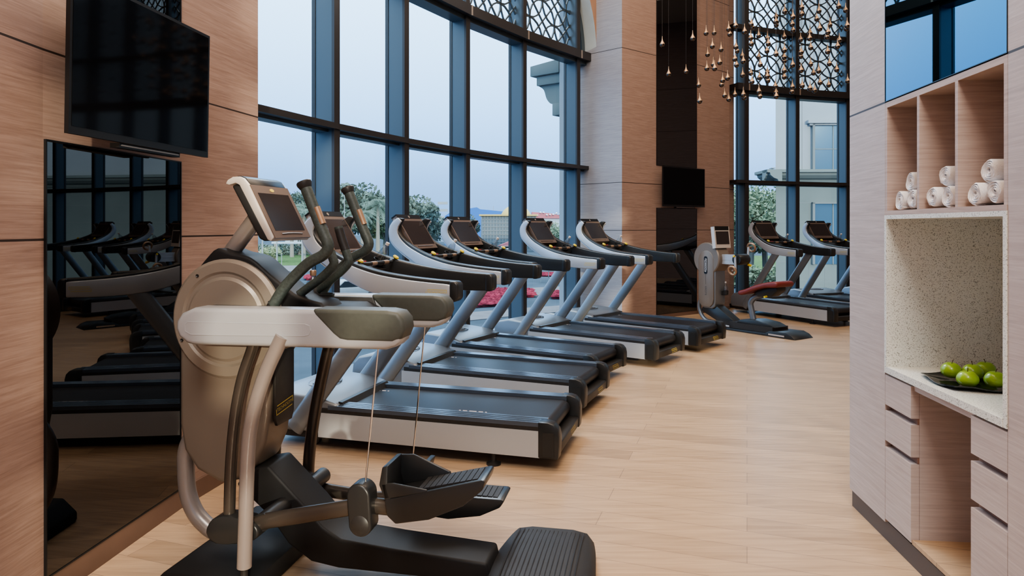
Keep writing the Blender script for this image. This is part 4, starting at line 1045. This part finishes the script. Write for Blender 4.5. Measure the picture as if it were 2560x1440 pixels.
bed([(1380, 748), (1440, 748), (1440, 734), (1380, 736)], 'small pink flower bed near the end of the curved window')
bed([(765, 701), (830, 701), (830, 692), (765, 693)], 'pink flower bed beyond the road under the lawn')
bed([(1345, 693), (1410, 693), (1410, 686), (1345, 686)], 'pink flower strip behind the railing')
for pts in ([(840, 760), (1010, 735), (1012, 737), (842, 763)], [(840, 800), (1060, 845), (1056, 848), (838, 803)], [(1360, 780), (1450, 795), (1448, 798), (1358, 783)], [(1100, 850), (1400, 800), (1402, 803), (1102, 854)]):
    o = strip('road_marking', pts, M['line'], GZ, .012); o['kind'] = 'structure'

# trees: leaf cards scattered over several lobes, a trunk below
def leaf_mesh(name, lobes, n, size, m, seed):
    rnd = random.Random(seed); vs = []; fs = []
    for k in range(n):
        c, r = lobes[k % len(lobes)]
        while True:
            d = Vector((rnd.uniform(-1, 1), rnd.uniform(-1, 1), rnd.uniform(-1, 1)))
            if .5 < d.length < 1: break
        p = Vector(c)+Vector((d.x*r[0], d.y*r[1], d.z*r[2])); s_ = size*rnd.uniform(.6, 1.4)
        u = Vector((rnd.uniform(-1, 1), rnd.uniform(-1, 1), rnd.uniform(-1, 1))).normalized(); w = u.orthogonal().normalized()*s_; u = u*s_
        b0 = len(vs); vs += [p-u*.9, p-w*.5, p+u*.9, p+w*.5]; fs.append((b0, b0+1, b0+2, b0+3))
    return vs, fs
def make_tree(seed, m, label, h=8, w=6, n=3600, size=.25):
    rnd = random.Random(seed); t = thing('tree', label, 'tree')
    lobes = [((0, 0, h*.62), (w*.42, w*.42, h*.33))]
    for k in range(6):
        a = k*1.05+rnd.random(); lobes.append(((w*.28*cos(a), w*.28*sin(a), h*(.42+.42*rnd.random())), (w*.24, w*.24, h*.17)))
    vs, fs = leaf_mesh('crown', lobes, n, size, m, seed)
    mb = MB(); mb.raw(vs, fs); mb.build('crown', m, t, flat=True)
    mb = MB(); mb.tube([(0, 0, 0), (.1, .05, h*.3), (0, 0, h*.6)], [.25, .2, .1], 7)
    for k in range(4):
        a = k*1.6; mb.tube([(0, 0, h*.28), (w*.16*cos(a), w*.16*sin(a), h*.5), (w*.25*cos(a), w*.25*sin(a), h*.68)], [.12, .09, .05], 5)
    mb.build('trunk', M['bark'], t)
    return t
def make_palm(label, h=7):
    t = thing('palm_tree', label, 'palm tree')
    mb = MB(); mb.tube([(0, 0, 0), (.08, .02, h*.5), (.05, 0, h)], [.32, .24, .2], 8); mb.build('trunk', M['bark'], t)
    mb = MB(); rnd = random.Random(3)
    for k in range(26):
        a = k*2.4; el_ = rnd.uniform(-.35, 1.1); Lf = 2.6
        P = []
        for j in range(7):
            f = j/6; r = Lf*f*cos(el_*(1-.3*f)); P.append(Vector((r*cos(a), r*sin(a), h+Lf*f*sin(el_)-1.5*f*f)))
        sd = Vector((-sin(a), cos(a), 0))
        for j in range(6):
            for kk in range(3):
                q = P[j].lerp(P[j+1], kk/3); wl_ = .55*(1-abs(j/6-.4))
                for sg in (1, -1):
                    e = q+sd*sg*wl_+Vector((0, 0, -.28))+(P[j+1]-P[j]).normalized()*.25
                    mb.raw([q, q+(P[j+1]-P[j])*.2, e], [(0, 1, 2)])
    mb.build('fronds', M['palm'], t, flat=True)
    return t
def plant(root, px, Y, sc, label, grp, grow=1.25):
    loc = ((px-1280)/1706.67*Y, Y, GZ)
    if root.get('used') is None:
        root['used'] = 1; root.location = loc; root['label'] = label; root['group'] = grp; r = root
    else: r = dup(root, loc, px*.7, label, grp)
    sc *= grow; r.scale = (sc, sc, sc); return r
ta = make_tree(11, M['leafA'], ''); tb = make_tree(23, M['leafB'], ''); pa = make_palm('')
G1, G2, G3 = 'trees beyond the road', 'palm trees beyond the road', 'trees beyond the lawn at the second window'
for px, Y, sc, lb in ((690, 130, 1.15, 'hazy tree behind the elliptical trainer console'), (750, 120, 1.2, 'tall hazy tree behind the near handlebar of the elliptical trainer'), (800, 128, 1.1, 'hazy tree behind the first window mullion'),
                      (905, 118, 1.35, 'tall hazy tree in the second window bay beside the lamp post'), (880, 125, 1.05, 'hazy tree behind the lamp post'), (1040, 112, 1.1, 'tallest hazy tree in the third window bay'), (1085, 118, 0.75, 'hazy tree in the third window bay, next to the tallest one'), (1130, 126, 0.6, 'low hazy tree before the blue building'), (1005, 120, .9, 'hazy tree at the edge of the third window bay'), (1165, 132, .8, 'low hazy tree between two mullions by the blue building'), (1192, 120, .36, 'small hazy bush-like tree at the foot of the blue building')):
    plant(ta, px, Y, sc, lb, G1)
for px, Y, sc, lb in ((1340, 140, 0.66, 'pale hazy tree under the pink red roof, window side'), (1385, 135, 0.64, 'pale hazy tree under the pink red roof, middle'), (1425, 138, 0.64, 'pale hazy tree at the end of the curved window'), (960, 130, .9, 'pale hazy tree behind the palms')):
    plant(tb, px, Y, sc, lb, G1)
tb2 = make_tree(31, M['leafB'], '', 8, 7, 5200, .15)
for px, Y, sc, lb in ((1835, 62, .85, 'green tree at the left edge of the second window'), (1875, 60, .95, 'green tree behind the hand cycle handle'), (1915, 64, .98, 'tall green tree beside the stone building'), (1950, 66, .9, 'green tree partly hidden by the stone building'), (1800, 66, .8, 'green tree mostly hidden by the pilaster')):
    plant(tb2, px, Y, sc, lb, G3)
for px, Y, sc, lb in ((688, 98, .82, 'palm tree with its trunk on the lawn, left of the white gantry'), (760, 97, .8, 'palm tree with its trunk on the lawn at the end of the gantry'), (945, 105, .95, 'palm tree in the second window bay'), (968, 112, 1.0, 'palm tree beside the second mullion'), (730, 112, .9, 'palm tree behind the gantry'), (905, 100, .8, 'palm tree below the lamp post')):
    plant(pa, px, Y, sc, lb, G2)
sh = make_tree(41, M['leafB'], 'round green shrub on the lawn beyond the road', 2.2, 3); sh.name = 'shrub'; sh['category'] = 'shrub'
sh.location = (*gp(676, 655), GZ)
hd = leaf_mesh('hedge', [((x*2.2, 0, 1.0), (2.2, 1.0, 1.0)) for x in range(-7, 8)], 6000, .25, None, 5)
mb = MB(); mb.raw(*hd); o = mb.build('hedge', M['leafA'], flat=True); o.location = (-44, 120, GZ); tag(o, 'long dark hedge at the back of the lawn', 'hedge', kind='stuff')
mb = MB(); mb.raw(*leaf_mesh('hedge', [((x*2.0, 0, .9), (2.0, 1.0, .9)) for x in range(-5, 6)], 5000, .22, None, 6)); o = mb.build('hedge', M['leafB'], flat=True); o.location = (21.5, 56, GZ); tag(o, 'green hedge under the trees at the second window', 'hedge', kind='stuff')

# street furniture
def pole(name, px, Y, htop, label, arm=True, r=.09):
    t = thing(name, label, 'street lamp' if arm else 'post', ((px-1280)/1706.67*Y, Y, GZ))
    mb = MB(); mb.tube([(0, 0, 0), (0, 0, htop)], [r, r*.6], 8); mb.build('pole', M['steel'], t)
    if arm:
        mb = MB(); mb.tube([(0, 0, htop-.05), (-.9, 0, htop+.1)], .04, 6); mb.box(-1.5, -.8, -.12, .12, htop+.06, htop+.16, .03); mb.build('lamp_head', M['steel'], t)
    return t
pole('street_lamp', 861, 90, 9.7, 'tall thin street lamp seen in the second window bay', True, .08)
t = thing('overhead_gantry', 'white metal overhead gantry on two posts before the lawn', 'gantry', (0, 0, GZ))
a = gp(691, 665); b_ = gp(757, 665); t.location = (a[0], a[1], GZ); w_ = b_[0]-a[0]
for x in (0, w_-.15): 
    mb = MB(); mb.box(x, x+.15, -.1, .1, 0, 3.1); mb.build('post', M['steel'], t)
mb = MB(); mb.box(-.6, w_+.5, -.08, .08, 2.85, 3.1); mb.build('cross_beam', M['farwhite'], t)
mb = MB(); mb.tube([(w_-.4, 0, 2.9), (w_-.4, 0, 3.9)], .05, 6); mb.build('mast', M['steel'], t)
pole('sign_post', 656, 80, 6.0, 'grey post beside the wood pilaster edge', False, .12)
pole('sign_post', 704, 62, 2.6, 'thin kerbside post in front of the lawn', False, .05)
pole('flag_pole', 1204, 110, 6.2, 'thin white pole before the glass hall', False, .16)
# railing
t = thing('railing', 'grey pedestrian railing by the pink flowers near the end of the curved window', 'railing', (*gp(1352, 706), GZ))
mb = MB()
for k in range(5): mb.box(k*.7-.03, k*.7+.03, -.03, .03, 0, 1.0)
mb.build('posts', M['steel'], t); mb = MB(); mb.box(-.03, 2.83, -.03, .03, .95, 1.02); mb.box(-.03, 2.83, -.03, .03, .45, .5); mb.build('rails', M['steel'], t)

# parked cars
def make_car(label, m):
    t = thing('car', label, 'car', group='cars outside')
    bodyp = [(-2.1, .35), (-2.15, .75), (-1.4, .95), (1.5, .98), (2.1, .85), (2.15, .4)]
    mb = MB(); mb.prism(bodyp, -.85, .85, bev=.08, ang=20); mb.prism([(-1.0, .9), (-.45, 1.42), (1.0, 1.42), (1.55, .95)], -.72, .72, bev=.06, ang=20); mb.build('car_body', m, t)
    mb = MB(); mb.prism([(-.85, .97), (-.42, 1.36), (.95, 1.36), (1.35, .99)], -.735, .735); mb.build('windows', M['carglass'], t)
    for x in (-1.35, 1.35):
        for y in (-.8, .8):
            mb = MB(); mb.lathe([(0, -.1), (.33, -.1), (.33, .1), (0, .1)], Matrix.Translation((x, y, .33)) @ Matrix.Rotation(PI/2, 4, 'X'), 14); mb.build('wheel', M['rubber'], t)
    return t
c0 = make_car('', M['carw'])
cars = [(665, 632, 0, 'white parked car behind the lawn, beside the grey post'), (700, 631, 0, 'white parked car behind the lawn, under the gantry'), (735, 630, 0, 'white parked car behind the lawn, at the end of the gantry'), (870, 752, .5, 'pale car driving on the road below the second window bay'),
        (1245, 640, .3, 'pale car in the car park before the glass hall, window side'), (1262, 634, .3, 'pale car in the car park before the glass hall, middle'), (1275, 642, .3, 'pale car in the car park before the glass hall, by the mullion')]
for i, (px, py, rz, lb) in enumerate(cars):
    loc = (*gp(px, py), GZ)
    if i == 0: c0.location = loc; c0.rotation_euler = (0, 0, rz); c0['label'] = lb
    else: dup(c0, loc, rz, lb)
cr = make_car('red car at the edge of the wood pilaster beyond the road', M['carred']); cr.location = (*gp(640, 652), GZ)
# awning-like red shade in the car park
t = thing('red_canopy', 'small red canopy roof below the glass hall', 'canopy', (*gp(1276, 636), GZ))
mb = MB(); mb.prism([(-2.2, 1.6), (0, 2.5), (2.2, 1.6)], -2, 2, bev=.02); mb.build('canopy_roof', M['redroof'], t)
for x in (-2, 2):
    mb = MB(); mb.tube([(x, 0, 0), (x, 0, 1.7)], .06, 6); mb.build('leg', M['steel'], t)

# far buildings
def at(px, Y): return (px-1280)/1706.67*Y
def zy(py, Y): return 1.46+(568-py)/1706.67*Y
Y = 190
t = thing('blue_building', 'large blue clad building with curved top beyond the trees', 'building', (at(1190, Y), Y, GZ))
x0, x1 = at(1112, Y)-at(1190, Y), at(1262, Y)-at(1190, Y)
pr = [(x0, 0), (x0, zy(540, Y)-GZ), (x0+2, zy(528, Y)-GZ), (x0+6, zy(523, Y)-GZ), (at(1180, Y)-at(1190, Y), zy(520, Y)-GZ), (at(1192, Y)-at(1190, Y), zy(518, Y)-GZ), (at(1200, Y)-at(1190, Y), zy(523, Y)-GZ), (x1, zy(529, Y)-GZ), (x1, 0)]
mb = MB(); mb.prism(pr, 0, 12); mb.build('wall', M['bluewall'], t)
mb = MB(); mb.box(at(1232, Y)-at(1190, Y), at(1233, Y)-at(1190, Y), 4, 4.2, zy(526, Y)-GZ, zy(514, Y)-GZ); mb.build('antenna', M['steel'], t)
Y = 150
t = thing('glass_hall', 'grey glass hall with a yellow roof edge and gridded front', 'building', (at(1245, Y), Y, GZ))
x0, x1 = at(1204, Y)-at(1245, Y), at(1340, Y)-at(1245, Y); zt = zy(540, Y)-GZ
mb = MB(); mb.box(x0, x1, 0, 10, 0, zt); mb.build('front_wall', M['hall'], t)
mb = MB()
for k in range(19): mb.box(x0+k*(x1-x0)/18-.05, x0+k*(x1-x0)/18+.05, -.1, 0, 0, zt)
for k in range(9): mb.box(x0, x1, -.1, 0, k*zt/9, k*zt/9+.1)
mb.build('glazing_bars', M['hallbar'], t)
mb = MB(); mb.box(x0-.5, x1+.3, -.6, 10, zt, zt+.35); mb.build('roof', M['dome'], t)
t = thing('yellow_dome', 'pale yellow dome rising behind the glass hall', 'dome', (at(1290, 172), 172, zy(566, 172)))
R_ = at(1287, 172)-at(1247, 172); mb = MB(); mb.lathe([(R_*1.0, 0)]+[(R_*cos(a), 1.5+R_*.98*sin(a)) for a in [PI/2*k/10 for k in range(10)]]+[(0, 1.5+R_*.98)], None, 32); mb.build('dome_shell', M['dome'], t)
mb = MB(); mb.box(-R_, R_, -R_, R_, GZ-zy(566, 172), 0); mb.build('drum', M['hall'], t)
Y = 210
t = thing('red_roofed_building', 'distant building with a long pink red roof behind pale trees', 'building', (at(1370, Y), Y, GZ))
q = lambda px, py: (at(px, Y)-at(1370, Y), zy(py, Y)-GZ)
mb = MB(); mb.prism([q(1330, 546), q(1330, 530), q(1345, 531), q(1375, 533), q(1400, 538), q(1420, 546)], 0, 8); mb.build('roof', M['redroof'], t)
mb = MB(); mb.prism([(q(1332, 0)[0], 0), q(1332, 546), q(1418, 546), (q(1418, 0)[0], 0)], .5, 7.5); mb.build('wall', M['farwhite'], t)
mb = MB()
rr = random.Random(2)
for k in range(9): 
    px = 1335+k*8; mb.lathe([(0, -.35), (.35, 0), (0, .35)], Matrix.Translation((q(px, 0)[0], -.4, q(0, 531+rr.random()*8)[1])), 8)
mb.build('roof_lamps', mat('pale lamps', (.7, .7, .68), .5), t)
Y = 230
t = thing('white_tower_block', 'distant white tower block with balconies left of the blue building', 'building', (at(1107, Y), Y, GZ))
w_ = at(1117, Y)-at(1107, Y)
mb = MB(); mb.box(-w_, w_, 0, 8, 0, zy(540, Y)-GZ); mb.build('wall', M['farwhite'], t)
mb = MB()
for k in range(5): mb.box(-w_-.3, w_+.3, -.5, 0, 3+k*2.4, 3.9+k*2.4)
mb.build('balconies', M['stoneup'], t)
t = thing('white_building', 'distant pale low building behind the elliptical trainer console', 'building', (at(735, Y), Y, GZ))
mb = MB(); mb.box(-3, 4, 0, 8, 0, zy(522, Y)-GZ); mb.build('wall', M['farwhite'], t)
mb = MB()
for k in range(4): mb.box(-3.2, 4.2, -.4, 0, 6+k*1.6, 6.7+k*1.6)
mb.build('balconies', M['stoneup'], t)

# stone wing of the building seen through the second window
Y = 24
wg = thing('stone_wing', 'grey stone building wing with a cornice and windows outside the second window', 'building', (at(1939, Y), Y, GZ), rad(-2))
def wz(py): return zy(py, Y)-GZ
mb = MB(); mb.prism([(0, 0), (30, 0), (42, 20), (10, 20)], wz(455), 24, 'xy'); mb.build('upper_wall', M['stoneup'], wg, flat=True)
mb = MB(); mb.prism([(0, -.02), (30, -.02), (42, 20), (10, 20)], 0, wz(455), 'xy'); mb.build('lower_wall', M['stonelow'], wg, flat=True)
cp = [(-.45, wz(426)), (-.45, wz(433)), (-.36, wz(434)), (-.34, wz(440)), (-.22, wz(447)), (-.10, wz(450)), (-.06, wz(457)), (.05, wz(457)), (.05, wz(426))]
mb = MB(); mb.prism(cp, -.5, .9, 'xz'); mb.build('cornice', M['stonelow'], wg, flat=True)
cpy = [(y_, z_) for y_, z_ in cp]
mb = MB(); mb.prism(cpy, -.45, 30, 'yz'); mb.build('cornice', M['stonelow'], wg, flat=True)
wx = lambda px: at(px, Y)-at(1939, Y)
for (p0, p1, y0, y1) in ((2033, 2132, 313, 424), (2033, 2132, 510, 660)):
    mb = MB(); mb.box(wx(p0), wx(p1), -.035, -.02, wz(y1), wz(y0)); fr_ = mb.build('window', M['hotelglass'], wg, flat=True)
    mb = MB(); mb.box(wx(p0)-.08, wx(p0), -.12, .0, wz(y1), wz(y0)+.05); mb.box(wx(p0)-.08, wx(p1), -.12, .0, wz(y0), wz(y0)+.06)
    mb.box(wx(2079)-.02, wx(2079)+.02, -.05, -.03, wz(y1), wz(y0)); mb.box(wx(p0), wx(p1), -.05, -.03, wz((y0+y1)/2+5)-.015, wz((y0+y1)/2+5)+.015); mb.build('window_frame', M['stonejoint'], fr_, flat=True)
mb = MB(); mb.box(wx(2015), wx(2140), -.18, 0, wz(310), wz(302)); mb.box(wx(2020), wx(2140), -.12, 0, wz(315), wz(310)); mb.build('window_hood', M['stoneup'], wg, flat=True)
mb = MB()
for py in (507, 555, 605, 655): mb.box(0, 30, -.024, -.019, wz(py)-.012, wz(py)+.012)
for px in (1985, 2020, 2060): mb.box(wx(px)-.008, wx(px)+.008, -.024, -.019, 0, wz(507))
mb.box(wx(2004)-.01, wx(2004)+.01, -.004, .01, wz(426), 24); mb.build('stone_joint', M['stonejoint'], wg, flat=True)
mb = MB(); mb.box(wx(1930), wx(1939), 0, .3, wz(421), wz(419)); mb.build('roof_lamp', M['steel'], wg, flat=True)

# outer pier and its corbel beside the curved window
nrm = (wpt(42.14)-WC).normalized(); tg = Vector((-nrm.y, nrm.x)); tg = tg if tg.x > 0 else -tg
pm = basis((W1END.x+.02, W1END.y+.05, 0), (nrm.x, nrm.y, 0), (tg.x, tg.y, 0), (0, 0, 1))
pr_ = thing('stone_pier', 'pale stone outer pier with a carved corbel outside the end of the curved window', 'pier', (0, 0, 0)); pr_.matrix_basis = pm
mb = MB(); mb.box(.06, .40, 0, .9, GZ, 8); mb.build('shaft', M['stoneup'], pr_, flat=True)
cz = lambda py: zy(py, 11.5)
cpf = [(.40, cz(155)), (1.02, cz(160)), (1.02, cz(186)), (.92, cz(188)), (.92, cz(208))]+sm2([(.90, cz(211)), (.80, cz(222)), (.74, cz(245)), (.66, cz(258)), (.60, cz(260))], 3)+[(.60, cz(290)), (.40, cz(290))]
mb = MB()
mb.prism([(.40, cz(155)), (1.02, cz(160)), (1.02, cz(186)), (.40, cz(188))], -.02, .55, 'xz', bev=.008); mb.prism([(.40, cz(188)), (.92, cz(188)), (.92, cz(210)), (.40, cz(212))], .03, .50, 'xz', bev=.006)
mb.prism([(.40, cz(211))]+sm2([(.90, cz(211)), (.80, cz(222)), (.74, cz(245)), (.66, cz(258)), (.60, cz(260))], 3)+[(.40, cz(260))], .08, .45, 'xz'); mb.prism([(.40, cz(260)), (.60, cz(260)), (.60, cz(290)), (.40, cz(290))], .06, .47, 'xz', bev=.006)
mb.build('corbel', M['stonelow'], pr_, ang=40)

# ------------------------------------------------------------------ light
w = bpy.data.worlds.new('sky'); bpy.context.scene.world = w; w.use_nodes = True; nt = w.node_tree
bg = nt.nodes['Background']; tc = nt.nodes.new('ShaderNodeTexCoord'); sx = nt.nodes.new('ShaderNodeSeparateXYZ'); rp = nt.nodes.new('ShaderNodeValToRGB')
nt.links.new(tc.outputs['Generated'], sx.inputs[0]); nt.links.new(sx.outputs['Z'], rp.inputs['Fac']); nt.links.new(rp.outputs['Color'], bg.inputs['Color'])
e = rp.color_ramp.elements; e[0].position = 0; e[0].color = (.14, .27, .48, 1); e[1].position = .75; e[1].color = (1.25, 1.45, 1.6, 1)
for ps_, c_ in ((.06, (.165, .335, .61)), (.15, (.28, .55, .93)), (.34, (.58, .94, 1.32))):
    e2 = rp.color_ramp.elements.new(ps_); e2.color = (*c_, 1)
bg.inputs['Strength'].default_value = SKY
def area(name, loc, target, sx_, sy_, power, col):
    l = bpy.data.lights.new(name, 'AREA'); l.shape = 'RECTANGLE'; l.size = sx_; l.size_y = sy_; l.energy = power; l.color = col
    o = bpy.data.objects.new(name, l); C.objects.link(o); o.location = loc
    d = Vector(target)-Vector(loc); o.rotation_euler = d.to_track_quat('-Z', 'Y').to_euler(); return o
area('ceiling_light', (0.0, 2.2, 7.2), (0.0, 2.2, 0), 3.0, 4.5, 200, (1, .74, .50))
area('ceiling_light', (2.2, 7.5, 7.2), (2.2, 7.5, 0), 4.0, 4.5, 240, (1, .78, .58))
area('ceiling_light', (6.8, 8, 7.2), (6.8, 8, 0), 4.0, 5.0, 150, (1, .80, .62))
area('window_wall_light', (-.9, 7.6, 5.3), (1.9, 2.8, 1.1), 1.8, 1.8, 190, (.74, .87, 1))  # added cool lamp out of view, brightens the cabinet and towels
area('window_wall_light', (-.5, 8.0, 6.3), (1.4, 10.7, 2.2), 1.2, 1.2, 45, (.70, .85, 1))  # second added lamp out of view, cools and lifts the pilaster reveal
area('ceiling_light', (.3, -2, 7.0), (.0, 2.0, 1), 3.0, 3, 640, (1, .95, .88))  # unseen frontal fill, made neutral and strong to brighten camera-facing sides
sl = bpy.data.lights.new('low_sun', 'SUN'); sl.energy = 3.2; sl.color = (1, .90, .68); sl.angle = rad(.9)
so = bpy.data.objects.new('low_sun', sl); C.objects.link(so)
so.rotation_euler = Vector((-.30, 1, -.20)).to_track_quat('-Z', 'Y').to_euler()
vs_ = bpy.context.scene.view_settings; vs_.view_transform = 'AgX'; vs_.look = 'AgX - Medium High Contrast'; vs_.exposure = EXPO
